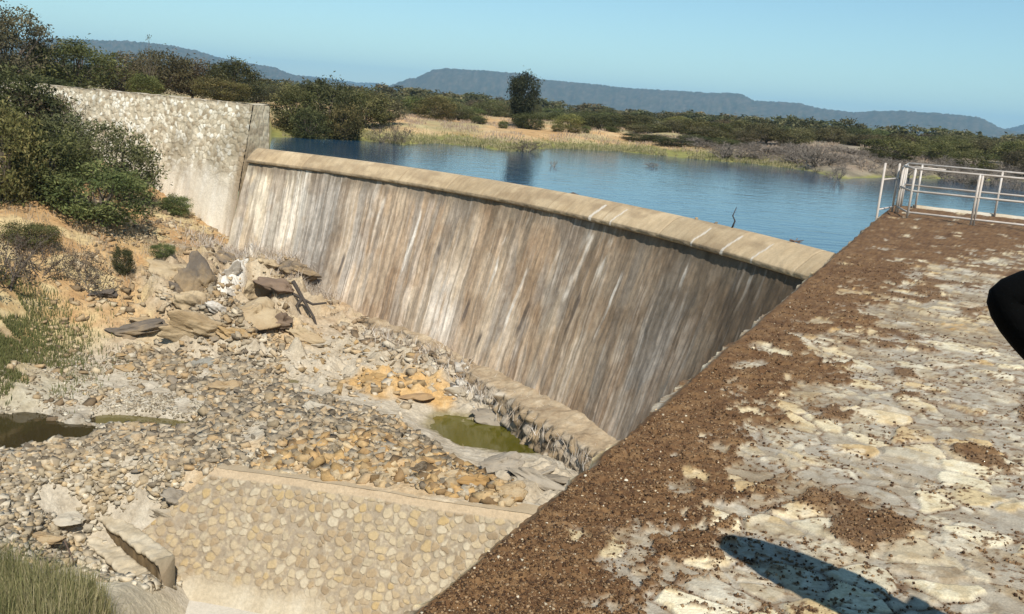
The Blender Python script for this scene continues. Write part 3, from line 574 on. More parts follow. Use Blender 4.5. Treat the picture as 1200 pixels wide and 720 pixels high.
# ------------------------------------------------------------------ the deck we stand on
V_END = 20.55
ab = empty('stone_abutment', dk(2, 8, -11), 'broad stone paved dam abutment strewn with brown soil in the foreground', 'dam abutment')
OA = np.array(ab.location)
def deck_fn(u, v):
    wx = .35 * fbm(u * 2.5, v * 2.5, 401) + .10 * fbm(u * 9, v * 9, 402); wy = .35 * fbm(u * 2.5, v * 2.5, 403) + .10 * fbm(u * 9, v * 9, 404)
    X = u * 4.3 + wx * 2.2; Y = v * 5.4 + wy * 2.2
    f1, f2, ca, cb = worley(X, Y, 405, .95)
    gap = f2 - f1
    g1, g2, da, db = worley(u * 8.5 + wx * 3, v * 9.5 + wy * 3, 455, .95)
    pr = (cb > .40) & (fbm(u * 1.1, v * 1.1, 433) < .62)
    st = sst(.07, .17, gap + .10 * (fbm(u * 14, v * 14, 406) - .5)) * pr
    worn = sst(.46, .62, fbm(u * 3.2, v * 3.2, 407)); st = st * (1 - .7 * worn * (ca < .45))
    fine = fbm(u * 30, v * 30, 408, 4); mid = fbm(u * 7, v * 7, 409)
    mort = ramp(np.clip(mid * .7 + fine * .5 - .1, 0, 1), [(.19, .15, .10), (.29, .245, .18), (.355, .31, .235), (.42, .375, .29)])
    tint = hsh((ca * 9973).astype(int), (cb * 9973).astype(int), 7)
    stc = ramp(ca, [(.30, .235, .155), (.40, .33, .22), (.48, .37, .20), (.56, .46, .28), (.66, .575, .39), (.48, .33, .15), (.40, .345, .255), (.62, .535, .35)])
    stc = stc * (.78 + .38 * mid + .18 * (fine - .5))[..., None]
    sm = sst(.10, .22, g2 - g1) * (db > .58) * (1 - st)
    mort = mix(mort, ramp(da, [(.33, .26, .17), (.46, .39, .26), (.54, .48, .35), (.38, .33, .26)]) * (.8 + .4 * fine)[..., None], sm * .8)
    grime = sst(.50, .64, fbm(u * 20, v * 20, 456, 4)) * .45
    c = mix(mort, stc, st); c = mix(c, np.asarray(c) * np.array([.66, .55, .40]), grime)
    vein = sst(.57, .62, fbm(u * 11 + 3, v * 5, 410)) * st; c = mix(c, (.66, .6, .46), vein * .35)
    stain = sst(.5, .66, fbm(u * 1.7, v * 1.7, 411)); c = mix(c, np.asarray(c) * np.array([.80, .70, .56]), stain * .7)
    # soil
    wsoil = np.interp(v, [-6, 0, .6, 1.3, 2.5, 3.9, 5.8, 7.5, 10, 14, 17, 22], [.70, .74, .76, .72, .70, .68, .70, .80, 1.2, 2.3, 3.6, 5])
    big = fbm(u * 1.6, v * 1.0, 412) - .5; med = fbm(u * 6, v * 5, 413) - .5
    q = (wsoil - u) / .30 + big * 2.4 + med * 2.4 + (fbm(u * 22, v * 20, 434, 3) - .5) * 2.0
    q = np.where(v > 7, q + .25, q)
    soil = sst(.05, .38, q) * sst(-.02, .05, u + .05 * (fbm(u * 0, v * 8, 414) - .5))
    pat = sst(.655, .73, fbm(u * 2.4, v * 2.1, 415) + .16 * med + .14 * (fbm(u * 24, v * 22, 435, 3) - .5) + .025 * np.clip(v - 5, 0, 8)) * .95
    crev = (1 - sst(.02, .10, gap)) * sst(.42, .58, fbm(u * 3, v * 3, 416))
    spk = sst(.63, .70, fbm(u * 42, v * 42, 417, 2)) * sst(.36, .58, fbm(u * 4, v * 5, 418))
    bare = sst(.64, .70, fbm(u * 4.2, v * 3.2, 430)) * sst(.1, .25, u) * .9
    soilz = np.clip(np.maximum(soil * (1 - bare), pat * .7), 0, 1)
    soil = np.clip(np.maximum(soil * (1 - bare), np.maximum(pat, np.maximum(crev * .7, spk * .9))), 0, 1)
    sc = ramp(np.clip(fbm(u * 18, v * 18, 419, 4) * .7 + .45 * fbm(u * 70, v * 70, 431, 2) - .1 + (mid - .5) * .4, 0, 1), [(.045, .021, .009), (.11, .056, .023), (.175, .098, .042), (.28, .18, .092)])
    crumb = fbm(u * 60, v * 60, 420, 3)
    c = mix(c, sc, soil)
    z = sm * .006 + st * (.010 + .008 * (tint - .3)) + (mid - .5) * .016 + (fine - .5) * .006 + soilz * (.006 + .008 * sst(.3, .8, crumb) + .012 * fbm(u * 15, v * 15, 421))
    z = z - .035 * (1 - sst(-.01, .07, u))
    return z, c, soil, st
nu, nv = 560, 900
dist0, dist1 = 1.55, 24.0
ti = np.linspace(0, 1, nv); di = 1 / (1 / dist0 * (1 - ti) + 1 / dist1 * ti); vv = np.concatenate([di - 2.2, [V_END]]); vv = vv[vv <= V_END]; nv = len(vv)
ui, vg = np.meshgrid(np.linspace(0, 1, nu) ** 1.25, vv, indexing='ij'); um = 1.9 + .62 * (vg + 2.2)
edge_n = (fbm(vg * 3.5, vg * 0 + 3, 425) - .5) * .11 + (fbm(vg * 11, vg * 0 + 3, 426) - .5) * .05
ug = ui * um + edge_n * np.clip(1 - ui * um / .3, 0, 1)
z, c, soil, st = deck_fn(ug, vg)
X = E0[None, None] + EA * vg[..., None] + EB * ug[..., None]
V = np.concatenate([X, z[..., None]], -1)
# turn the edge down into the side face
r1 = V[:1].copy(); r1[..., 2] -= .10; r1[..., :2] -= EB * .02; r2 = V[:1].copy(); r2[..., 2] -= .35; r2[..., :2] -= EB * .01
Vd = np.concatenate([r2, r1, V], 0); rc = ramp(fbm(vg[:1] * 5, vg[:1] * 0, 427), [(.35, .29, .2), (.55, .5, .4)]); cdk = np.concatenate([rc * .8, rc, c], 0)
new_mesh('paved_deck', Vd - OA, grid_faces(nu + 2, nv), M_deck, cdk, smooth=True, parent=ab)
# coarse remainder of the deck: behind the camera and out to the right
def coarse(u0, u1, v0, v1, n, m, dz, fu=None):
    uu, vw = np.meshgrid(np.linspace(0, 1, n), np.linspace(v0, v1, m), indexing='ij')
    a = fu(vw) if fu else np.full_like(vw, u0); uu = a + (u1 - a) * uu
    z, c, _, _ = deck_fn(uu, vw); X = E0 + EA * vw[..., None] + EB * uu[..., None]
    return np.concatenate([X, (z - dz)[..., None]], -1), c
V, c = coarse(0, 16, -9, -.66, 300, 160, .0)
new_mesh('deck_behind', V - OA, grid_faces(*V.shape[:2]), M_deck, c, smooth=True, parent=ab)
V, c = coarse(0, 18, -.65, V_END, 160, 420, .0, lambda v: 1.9 + .62 * (v + 2.2) + .002)
new_mesh('deck_side', V - OA, grid_faces(*V.shape[:2]), M_deck, c, smooth=True, parent=ab)
# side face down to the river bed, and the face to the lake
lg, hg = np.meshgrid(np.linspace(-9, V_END + .6, 420), np.linspace(0, 1, 110), indexing='ij')
zz = -.20 - 11 * hg; f1, f2, ca, cb = worley(lg * 3, zz * 3.3, 440); st = sst(.06, .2, f2 - f1)
c = mix(ramp(fbm(lg * 2, zz * 2, 441), [(.28, .24, .18), (.42, .38, .3)]), ramp(ca, [(.3, .24, .16), (.5, .42, .3), (.58, .52, .4)]), st)
oo = .02 - .0 * hg + .03 * st
V = np.concatenate([E0 + EA * lg[..., None] + EB * (.06 - oo)[..., None], zz[..., None]], -1)
new_mesh('side_face', V - OA, grid_faces(*lg.shape), M_mason, c, parent=ab)
lg, hg = np.meshgrid(np.linspace(.05, 18, 260), np.linspace(0, 1, 40), indexing='ij')
zz = .02 - 5 * hg; c = ramp(fbm(lg * 2, zz * 2, 443), [(.36, .3, .2), (.5, .44, .34)])
V = np.concatenate([E0 + EA * (V_END + .0 + .05 * hg)[..., None] + EB * lg[..., None], zz[..., None]], -1)
new_mesh('lake_face', V - OA, grid_faces(*lg.shape), M_mason, c, parent=ab)
# pale kerb on the lake edge
lg, q = np.meshgrid(np.linspace(.45, 18, 260), np.arange(6), indexing='ij')
pf = np.array([(-.32, -.05), (-.32, .05), (-.27, .075), (-.02, .07), (.03, .05), (.03, -.6)])
c = ramp(np.clip(fbm(lg * 1.2, q * 0 + 1.0, 445) * .8 + fbm(lg * 6, q * .7, 446) * .4 - .1, 0, 1), [(.34, .21, .10), (.42, .34, .23), (.50, .46, .38), (.38, .35, .28)])
V = np.concatenate([E0 + EA * (V_END + pf[q, 0] + (fbm(lg * 2, q * 0, 447) - .5) * .05)[..., None] + EB * lg[..., None], (pf[q, 1] + (fbm(lg * 3, q * .1, 448) - .5) * .03)[..., None]], -1)
new_mesh('edge_kerb', V - OA, grid_faces(*lg.shape), M_conc, c, parent=ab)
def zdk(u, v):
    return deck_fn(np.asarray(u, float), np.asarray(v, float))[0]

# ------------------------------------------------------------------ rocks
def ico(n):
    bm = bmesh.new(); bmesh.ops.create_icosphere(bm, subdivisions=n, radius=1)
    v = np.array([q.co[:] for q in bm.verts]); f = np.array([[x.index for x in q.verts] for q in bm.faces]); bm.free(); return v, f
I0, I1, I3 = ico(1), ico(2), ico(4)
BX = (np.array([(a, b, c) for a in (-1, 1) for b in (-1, 1) for c in (-1, 1)], float) * .72, np.array([(0, 1, 3), (0, 3, 2), (4, 6, 7), (4, 7, 5), (0, 4, 5), (0, 5, 1), (2, 3, 7), (2, 7, 6), (0, 2, 6), (0, 6, 4), (1, 5, 7), (1, 7, 3)]))
def cut_rock(rng, base, ncut=9, flat=.6, rough=0.0):
    v = base[0].copy(); v = v / np.linalg.norm(v, axis=1)[:, None]
    nn = rng.normal(size=(ncut, 3)); nn[:2] = [(0, 0, 1), (0, 0, -1)]; nn += rng.normal(size=nn.shape) * .18; nn /= np.linalg.norm(nn, axis=1)[:, None]
    d = rng.uniform(.34, .62, ncut); d[:2] = flat
    pr = v @ nn.T; s = np.where(pr > 1e-3, d / np.maximum(pr, 1e-3), 9).min(1); s = np.minimum(s, 1)
    if rough: s = s * (1 + rough * rng.normal(size=s.shape))
    return v * s[:, None] * np.array([1, rng.uniform(.65, .95), rng.uniform(.55, .9)])
RNG = np.random.default_rng(11); random.seed(5)
PROTO = []
for i in range(10):
    v = cut_rock(RNG, I3, 15, RNG.uniform(.35, .6), .012)
    o = new_mesh('rubble_stone', v, I3[1], None); PROTO.append(o.data); bpy.data.objects.remove(o)
for me in PROTO: me.materials.append(M_rock)
from mathutils import noise as NZ
I5 = ico(5); ROUGH = []
for i in range(8):
    v = cut_rock(RNG, I5, 13, RNG.uniform(.42, .62), 0); off_ = Vector((i * 7.3, i * 3.1, 0)); out = np.empty_like(v)
    for j, q in enumerate(v):
        p_ = Vector(q); n_2 = p_.normalized(); w2 = Vector((p_.x * 1.6, p_.y * 1.6, p_.z * 4.2 + .8 * p_.x)) + off_
        a_ = NZ.noise(p_ * 1.7 + off_) * .16 + abs(NZ.noise(w2)) * -.22 + NZ.noise(p_ * 6 + off_) * .05 + (math.floor(NZ.noise(w2 * .8) * 5) / 5) * .10
        out[j] = p_ + n_2 * a_
    o = new_mesh('boulder', out, I5[1], M_rock); ROUGH.append(o.data); bpy.data.objects.remove(o)
PMAT = {}
def rock(name, p, sx, sy, sz, rz, label, cat='rock', group=None, mat=None, tilt=(0, 0), sink=.25, k=None):
    k = random.randrange(len(PROTO)) if k is None else k
    me = PROTO[k]
    if cat == 'boulder':
        k = k % 8; me = ROUGH[k]
        if ('r', k, mat.name) not in PMAT: m2 = me.copy(); m2.materials.clear(); m2.materials.append(mat); PMAT[('r', k, mat.name)] = m2
        me = PMAT[('r', k, mat.name)]
    elif mat:
        if (k, mat.name) not in PMAT: m2 = me.copy(); m2.materials.clear(); m2.materials.append(mat); PMAT[(k, mat.name)] = m2
        me = PMAT[(k, mat.name)]
    o = bpy.data.objects.new(name, me); COL.objects.link(o); o.scale = (sx, sy, sz); o.rotation_euler = (tilt[0], tilt[1], rz)
    o.location = (p[0], p[1], p[2] + sz * (.5 - sink)); return tag(o, label, cat, group)
# named boulders, each where the photograph shows it: (px, py, half width in px, height ratio)
def boulder(px, py, wpx, asp, hr, label, mat, rz, tilt=(0, 0), sink=.3, name='boulder', k=None):
    p = hit(px, py); s = wpx * 1.45 * np.linalg.norm(p - CAM) / F; return rock(name, p, s, s * asp, s * hr, rz, label, 'boulder', None, mat, tilt, sink + .08, k)
boulder(265, 458, 22, .75, 1.0, 'upright ochre boulder alone on the grey rubble below the outcrop', M_outcrop, .3, (.2, .3), .3, k=1)
boulder(150, 392, 34, .6, .45, 'smooth orange brown boulder half buried in the earth bank', M_outcrop, .1, (.1, -.1), .35, k=2)
boulder(228, 360, 40, .55, .75, 'large tilted ochre slab beside the white salt streak', M_outcrop, .9, (-.35, .5), .35, k=3)
boulder(290, 350, 34, .6, .9, 'ochre outcrop block right of the white salt streak', M_outcrop, 1.2, (.3, -.4), .35, k=4)
boulder(238, 392, 44, .4, .5, 'long brown ledge below the white salt streak', M_outcrop, .75, (.0, .25), .35, k=5)
boulder(325, 340, 26, .6, .8, 'purplish brown outcrop block beside the dead branch', mat_ramp('purple_rock', [(.16, .11, .075), (.25, .175, .115), (.32, .24, .165)], nscale=1.5, obj_random=.3, nvar=.5), .4, (.2, .2), .35, k=6)
boulder(325, 385, 32, .6, .6, 'dark brown rounded outcrop foot above the pale rock shelf', mat_ramp('brown_rock', [(.15, .105, .07), (.26, .18, .115), (.36, .26, .15)], nscale=1.5, obj_random=.3, nvar=.5), .1, (.0, -.2), .3, k=7)
boulder(205, 322, 30, .55, .6, 'grassy brown outcrop hump at the foot of the bushes', M_outcrop, .5, (.2, .3), .35, k=8)
boulder(120, 347, 17, .8, .7, 'dark grey boulder on the ochre bank', mat_ramp('dark_rock', [(.08, .065, .05), (.14, .11, .085), (.2, .16, .12)], nscale=2, obj_random=.3, nvar=.5), .2, k=9)
boulder(586, 489, 34, .6, .5, 'smooth grey boulder at the back edge of the green pool', M_grey, .2, (0, 0), .35, name='boulder', k=0)
boulder(232, 432, 17, .7, .7, 'blue grey stone among the rubble left of the upright boulder', mat_ramp('blue_grey_rock', [(.2, .185, .15), (.30, .285, .235), (.38, .36, .3)], nscale=2, obj_random=.3, nvar=.5), .5, (.2, .1), k=2)
boulder(212, 588, 26, .55, .6, 'grey green slab leaning against the end of the cobble wall', M_grey, 1.0, (.3, .4), .3, k=3)
boulder(205, 612, 24, .5, .5, 'brown grey ledge below the leaning slab by the cobble wall', M_rock, .2, (.1, .2), .3, k=5)
boulder(120, 345, 3, .8, .7, 'small rust stone in front of the dark grey boulder', M_outcrop, .2, k=1)
boulder(620, 562, 40, .5, .38, 'broad flat grey bedrock shelf beside the deck edge', M_grey, -.2, (.0, .12), .3, name='boulder', k=4)
boulder(655, 566, 30, .5, .42, 'pale grey bedrock block under the deck edge', M_grey, .3, (-.1, .1), .3, k=6)
boulder(588, 545, 26, .55, .55, 'grey rock lip at the front edge of the green pool', M_grey, .1, (.1, -.2), .3, k=8)
boulder(508, 553, 12, .5, 1.7, 'narrow upright olive slab standing in the rubble', M_grey, .4, (.1, .1), .3, k=9)
boulder(488, 556, 10, .6, 1.6, 'narrow upright dark slab left of the olive one', M_rock, .2, (.15, -.1), .3, k=2)
boulder(565, 572, 26, .5, .8, 'orange stained block behind the cobble wall', mat_ramp('orange_rock', [(.3, .18, .07), (.45, .29, .12), (.5, .38, .22)], nscale=2, obj_random=.3, nvar=.5), .2, (.2, .1), .3, k=7)
boulder(525, 562, 24, .5, .7, 'tan angular block behind the cobble wall', M_outcrop, .7, (.1, .2), .3, k=1)
boulder(600, 578, 18, .6, .9, 'rust brown cracked block next to the deck edge', M_outcrop, .1, (.1, -.1), .3, k=0)
boulder(370, 482, 18, .6, .6, 'pale slab with a dark gap under it on the rubble mound', M_pale, .4, (.2, .1), .2, k=3)
boulder(75, 612, 26, .7, .5, 'cream weathered concrete lump left of the steps', M_pale, .3, (0, .1), .35, k=6)
boulder(45, 632, 20, .7, .5, 'tan broken ledge at the far left of the steps', M_outcrop, .5, (.1, 0), .3, k=4)
boulder(275, 322, 13, .5, 1.2, 'white salt crusted rock at the top of the streak', M_white, 1.1, (.4, .5), .35, k=5)
boulder(254, 365, 17, .4, .7, 'white salt crusted rock at the foot of the streak', M_white, .8, (.2, .6), .3, k=3)
boulder(272, 345, 9, .5, 1.0, 'white salt crusted rock in the middle of the streak', M_white, .9, (.3, .4), .3, k=8)
boulder(300, 372, 30, .7, .8, 'tan cracked outcrop block low between the salt streak and the dead branch', M_outcrop, .6, (.2, -.2), .35, k=0)
boulder(345, 318, 24, .6, .7, 'tan outcrop block just below the dam face above the dead branch', M_outcrop, .2, (.1, .2), .35, k=3)
boulder(312, 312, 24, .6, .7, 'olive tan outcrop block at the top right of the salt streak', M_outcrop, 1.3, (.2, .2), .35, k=6)
boulder(238, 335, 30, .5, .9, 'steep ochre slab left of the upper salt streak', M_outcrop, .8, (-.4, .7), .35, k=5)
boulder(210, 350, 26, .5, .8, 'brown tilted slab leaning on the left side of the outcrop', M_outcrop, .9, (-.3, .6), .35, k=2)
boulder(195, 385, 30, .6, .5, 'rust brown hump at the left foot of the outcrop', M_outcrop, .2, (.0, .2), .35, k=7)
boulder(352, 395, 24, .6, .6, 'ochre outcrop block right of the dark rounded outcrop foot', M_outcrop, .5, (.1, .3), .35, k=4)
boulder(375, 405, 18, .6, .6, 'pale tan block at the dam toe right of the dead branch', M_pale, .3, (.1, .1), .35, k=1)
boulder(258, 300, 18, .6, .6, 'dark brown ledge at the top of the outcrop beside the slope', M_outcrop, .1, (.0, .3), .35, k=0)
boulder(270, 395, 26, .5, .6, 'grey brown slab under the foot of the salt streak', M_rock, .6, (.1, .4), .35, k=2)
boulder(445, 442, 30, .6, .4, 'orange stained bedrock hump on the pale shelf', mat_ramp('rust_stained_rock', [(.26, .16, .07), (.42, .27, .11), (.46, .37, .24)], nscale=1.6, obj_random=.3, nvar=.5), .2, (.03, 0), .62, k=3)
boulder(490, 462, 28, .6, .4, 'rust coloured bedrock hump nearer the pool', mat_ramp('rust_rock', [(.24, .15, .08), (.36, .24, .12), (.44, .36, .25)], nscale=1.6, obj_random=.3, nvar=.5), .5, (.03, .03), .6, k=6)
boulder(540, 462, 22, .6, .5, 'pale brown ledge under the wall footing above the pool', M_pale, .4, (.03, .1), .55, k=5)
boulder(640, 552, 24, .5, .5, 'light grey bedrock ledge between pool and deck edge', M_grey, .6, (.03, -.05), .5, k=1)
# rubble stones, the larger ones as things of their own
def scatter(region, n, smin, smax, label, group, seed):
    rg = random.Random(seed); k = 0
    xs = [p[0] for p in region]; ys = [p[1] for p in region]
    def inside(x, y):
        c = False
        for i in range(len(region)):
            x1, y1 = region[i]; x2, y2 = region[i - 1]
            if (y1 > y) != (y2 > y) and x < (x2 - x1) * (y - y1) / (y2 - y1) + x1: c = not c
        return c
    while k < n:
        x, y = rg.uniform(min(xs), max(xs)), rg.uniform(min(ys), max(ys))
        if not inside(x, y): continue
        p = hit(x, y); s = (smin + (smax - smin) * rg.random() ** 1.5) * np.linalg.norm(p - CAM) / F
        if p[2] < -9.05: continue
        rock('rubble_stone', p, s, s * rg.uniform(.55, .95), s * rg.uniform(.35, .8), rg.uniform(0, 6.28), label, 'rock', group, None, (rg.uniform(-.35, .35), rg.uniform(-.35, .35)), rg.uniform(.1, .35)); k += 1
scatter([(270, 450), (340, 470), (480, 500), (545, 545), (560, 578), (300, 545), (255, 520)], 110, 4, 13, 'angular tan and grey stone on the rubble mound behind the cobble wall', 'stones on the rubble mound', 1)
scatter([(150, 400), (255, 395), (320, 420), (330, 455), (240, 470), (120, 440)], 70, 4, 13, 'loose brown or grey stone below the ochre outcrop', 'stones below the outcrop', 2)
scatter([(10, 540), (150, 515), (250, 505), (260, 540), (190, 600), (60, 610)], 50, 3, 10, 'loose tan stone between the stream and the steps', 'stones below the stream', 3)
scatter([(0, 455), (110, 440), (250, 475), (245, 485), (60, 470)], 18, 2.5, 5, 'small pale stone on the far edge of the brown stream', 'stones by the stream', 4)
scatter([(640, 470), (700, 515), (690, 530), (655, 520), (600, 470)], 22, 4, 10, 'grey stone fallen at the foot of the wall footing beside the green pool', 'stones by the footing', 6)
scatter([(470, 545), (560, 560), (600, 585), (590, 592), (470, 565)], 24, 8, 18, 'angular ochre block lined up behind the cobble wall', 'blocks behind the cobble wall', 7)
def rubble(name, n, region_fn, smin, smax, cols, seed, base=BX):
    rng = np.random.default_rng(seed); variants = [(base[0] + rng.uniform(-.34, .34, base[0].shape)) * np.array([1, rng.uniform(.5, .95), rng.uniform(.4, .95)]) for _ in range(24)]
    x, y, s = region_fn(rng, n); n = len(x); zc = zg(x, y)
    s = smin + (smax - smin) * s; k = len(base[0]); VV = np.empty((n, k, 3)); kind = rng.integers(0, 24, n); VA = np.array(variants)[kind]
    an = rng.uniform(0, 6.28, n); tl = rng.normal(0, .42, n); ca, sa = np.cos(an)[:, None], np.sin(an)[:, None]
    X = VA[..., 0]; Y = VA[..., 1]; Z = VA[..., 2] * rng.uniform(.45, .9, n)[:, None]
    Z2 = Z * np.cos(tl)[:, None] + X * np.sin(tl)[:, None]; X2 = X * np.cos(tl)[:, None] - Z * np.sin(tl)[:, None]
    VV[..., 0] = x[:, None] + s[:, None] * (X2 * ca - Y * sa); VV[..., 1] = y[:, None] + s[:, None] * (X2 * sa + Y * ca); VV[..., 2] = zc[:, None] + s[:, None] * (Z2 + .12)
    c = ramp(rng.random(n), cols) * rng.uniform(.75, 1.2, n)[:, None]
    Fa = (base[1][None] + (np.arange(n) * k)[:, None, None]).reshape(-1, 3)
    return tag(new_mesh(name, VV.reshape(-1, 3), Fa, M_attrrock, np.repeat(c, k, 0)), kind='stuff')
def reg(poly_px, z, zmin=-8.72):
    PW = np.array([atz(a, b, z)[:2] for a, b in poly_px])
    def f(rng, n):
        lo_, hi_ = PW.min(0), PW.max(0); x = rng.uniform(lo_[0], hi_[0], n * 3); y = rng.uniform(lo_[1], hi_[1], n * 3)
        c = np.zeros(len(x), bool)
        for i in range(len(PW)):
            x1, y1 = PW[i]; x2, y2 = PW[i - 1]
            c ^= ((y1 > y) != (y2 > y)) & (x < (x2 - x1) * (y - y1) / (y2 - y1 + 1e-9) + x1)
        d = fbm(x * .7, y * .7, 900); c &= ~((((x - W1[0]) * WN[0] + (y - W1[1]) * WN[1]) > -.3) & (((x - W1[0]) * WD[0] + (y - W1[1]) * WD[1]) > -.15)); keep = c & (rng.random(len(x)) < sst(.25, .6, d)) & (zg(x, y) > zmin)
        x, y = x[keep][:n], y[keep][:n]; return x, y, rng.random(len(x)) ** 3
    return f
GC = [(.13, .10, .065), (.22, .18, .125), (.31, .245, .16), (.37, .25, .125), (.33, .285, .21), (.30, .225, .13), (.44, .38, .28)]
rubble('river_rubble', 17000, reg([(-40, 540), (100, 500), (250, 480), (140, 430), (230, 390), (330, 410), (340, 460), (480, 495), (560, 560), (600, 590), (270, 546), (180, 610), (0, 640)], -8.4), .035, .22, GC, 31)
rubble('river_gravel', 16000, reg([(-60, 560), (-60, 455), (100, 430), (240, 440), (330, 430), (340, 460), (480, 495), (560, 560), (600, 590), (270, 546), (180, 610), (0, 640)], -8.4), .03, .09, [(.18, .14, .09), (.30, .245, .165), (.38, .32, .225), (.47, .42, .32)], 32)
rubble('ledge_rubble', 1500, reg([(380, 372), (480, 400), (560, 425), (690, 505), (690, 530), (640, 515), (560, 452), (470, 425), (390, 395)], -8.3), .04, .3, [(.14, .10, .06), (.27, .19, .11), (.36, .29, .2), (.46, .4, .3)], 38)
rubble('shelf_rubble', 550, reg([(290, 400), (400, 395), (500, 430), (560, 450), (520, 478), (430, 480), (340, 450)], -8.3), .03, .22, [(.2, .15, .09), (.36, .24, .11), (.42, .34, .23), (.48, .42, .32)], 39)
rubble('ochre_rubble', 1500, reg([(300, 530), (430, 515), (520, 535), (610, 560), (605, 592), (430, 572), (290, 548)], -8.35), .06, .3, [(.17, .11, .055), (.30, .19, .085), (.40, .26, .11), (.33, .25, .15), (.44, .34, .2)], 37)
rubble('gully_rubble', 5000, reg([(-20, 560), (210, 560), (225, 640), (170, 640), (110, 600), (60, 660), (-20, 660)], -9.6, -11), .03, .17, [(.2, .16, .11), (.32, .26, .17), (.38, .28, .155), (.36, .31, .23), (.48, .42, .31)], 35)
rubble('rubble_by_the_steps', 1500, reg([(95, 640), (130, 660), (190, 695), (215, 730), (120, 730), (90, 680)], -11, -11.6), .03, .2, [(.3, .235, .15), (.42, .355, .25), (.52, .46, .35)], 36)
rubble('bank_scree', 2600, reg([(-40, 440), (60, 360), (200, 280), (270, 285), (330, 300), (350, 380), (230, 400), (100, 430)], -7), .03, .22, [(.17, .12, .07), (.34, .24, .13), (.42, .34, .22)], 33)
rubble('pool_edge_rubble', 900, reg([(540, 440), (600, 455), (690, 510), (700, 535), (640, 525), (590, 485), (520, 470)], -8.6), .05, .26, [(.12, .1, .08), (.27, .22, .16), (.4, .35, .28), (.6, .56, .48)], 34)

# ------------------------------------------------------------------ soil crumbs and pebbles on the deck
def crumbs():
    rng = np.random.default_rng(41); n = 170000
    d = 1 / rng.uniform(1 / 12.5, 1 / 1.9, n); v = d - 2.2; u = rng.uniform(0.02, 1, n) * (1.1 + .5 * d)
    z, c, soil, st = deck_fn(u, v); keep = rng.random(n) < np.clip(soil * .85 + .16 * sst(.52, .7, fbm(u * 4, v * 5, 418)), 0, 1); u, v, z, soil = u[keep], v[keep], z[keep], soil[keep]; n = len(u)
    s = (.0014 + .0042 * rng.random(n) ** 4) * (1 + .06 * (v + 2.2)); VA = np.array([BX[0] + rng.uniform(-.35, .35, (8, 3)) for _ in range(24)])[rng.integers(0, 24, n)]; k = 8
    an = rng.uniform(0, 6.28, n)[:, None]; X = VA[..., 0] * np.cos(an) - VA[..., 1] * np.sin(an); Y = VA[..., 0] * np.sin(an) + VA[..., 1] * np.cos(an)
    B = E0 + EA * v[:, None] + EB * u[:, None]
    VV = np.stack([B[:, :1] + s[:, None] * X, B[:, 1:] + s[:, None] * Y, (z + s * .35)[:, None] + s[:, None] * VA[..., 2]], -1)
    cc = ramp(rng.random(n) ** 1.3, [(.045, .022, .010), (.10, .052, .022), (.18, .105, .048), (.30, .20, .11)])
    lt = rng.random(n) < .02; cc[lt] = ramp(rng.random(lt.sum()), [(.34, .27, .17), (.56, .48, .35)])
    tag(new_mesh('loose_soil_crumbs', VV.reshape(-1, 3), (BX[1][None] + (np.arange(n) * k)[:, None, None]).reshape(-1, 3), M_attrrock, np.repeat(cc, k, 0)), kind='stuff')
crumbs()
PEB = [(748, 577), (682, 583), (768, 576), (600, 631), (612, 632), (563, 647), (600, 654), (545, 715), (641, 613), (635, 628), (665, 638), (785, 551), (755, 588), (734, 563), (556, 718), (573, 641), (628, 650), (810, 643), (727, 648), (682, 638), (770, 470), (835, 440), (882, 412)]
def deck_hit(px, py):
    q = atz(px, py, .02)[:2] - E0; return q @ EB, q @ EA
for i, (px, py) in enumerate(PEB):
    u, v = deck_hit(px, py); p = dk(u, v); zz = float(zdk(np.array([u]), np.array([v]))[0]); s = random.uniform(2.2, 4.4) * math.hypot(p[0], p[1]) / F
    me_k = random.randrange(len(PROTO))
    if (me_k, 'pale_pebble') not in PMAT: m2 = PROTO[me_k].copy(); m2.materials.clear(); m2.materials.append(M_pebble); PMAT[(me_k, 'pale_pebble')] = m2
    o = bpy.data.objects.new('pebble', PMAT[(me_k, 'pale_pebble')]); COL.objects.link(o); o.location = (p[0], p[1], zz + s * .4); o.scale = (s, s * .85, s * .75); o.rotation_euler = (0, 0, random.uniform(0, 6))
    tag(o, 'small pale rounded pebble lying on the brown soil of the deck', 'pebble', 'pale pebbles on the deck soil')

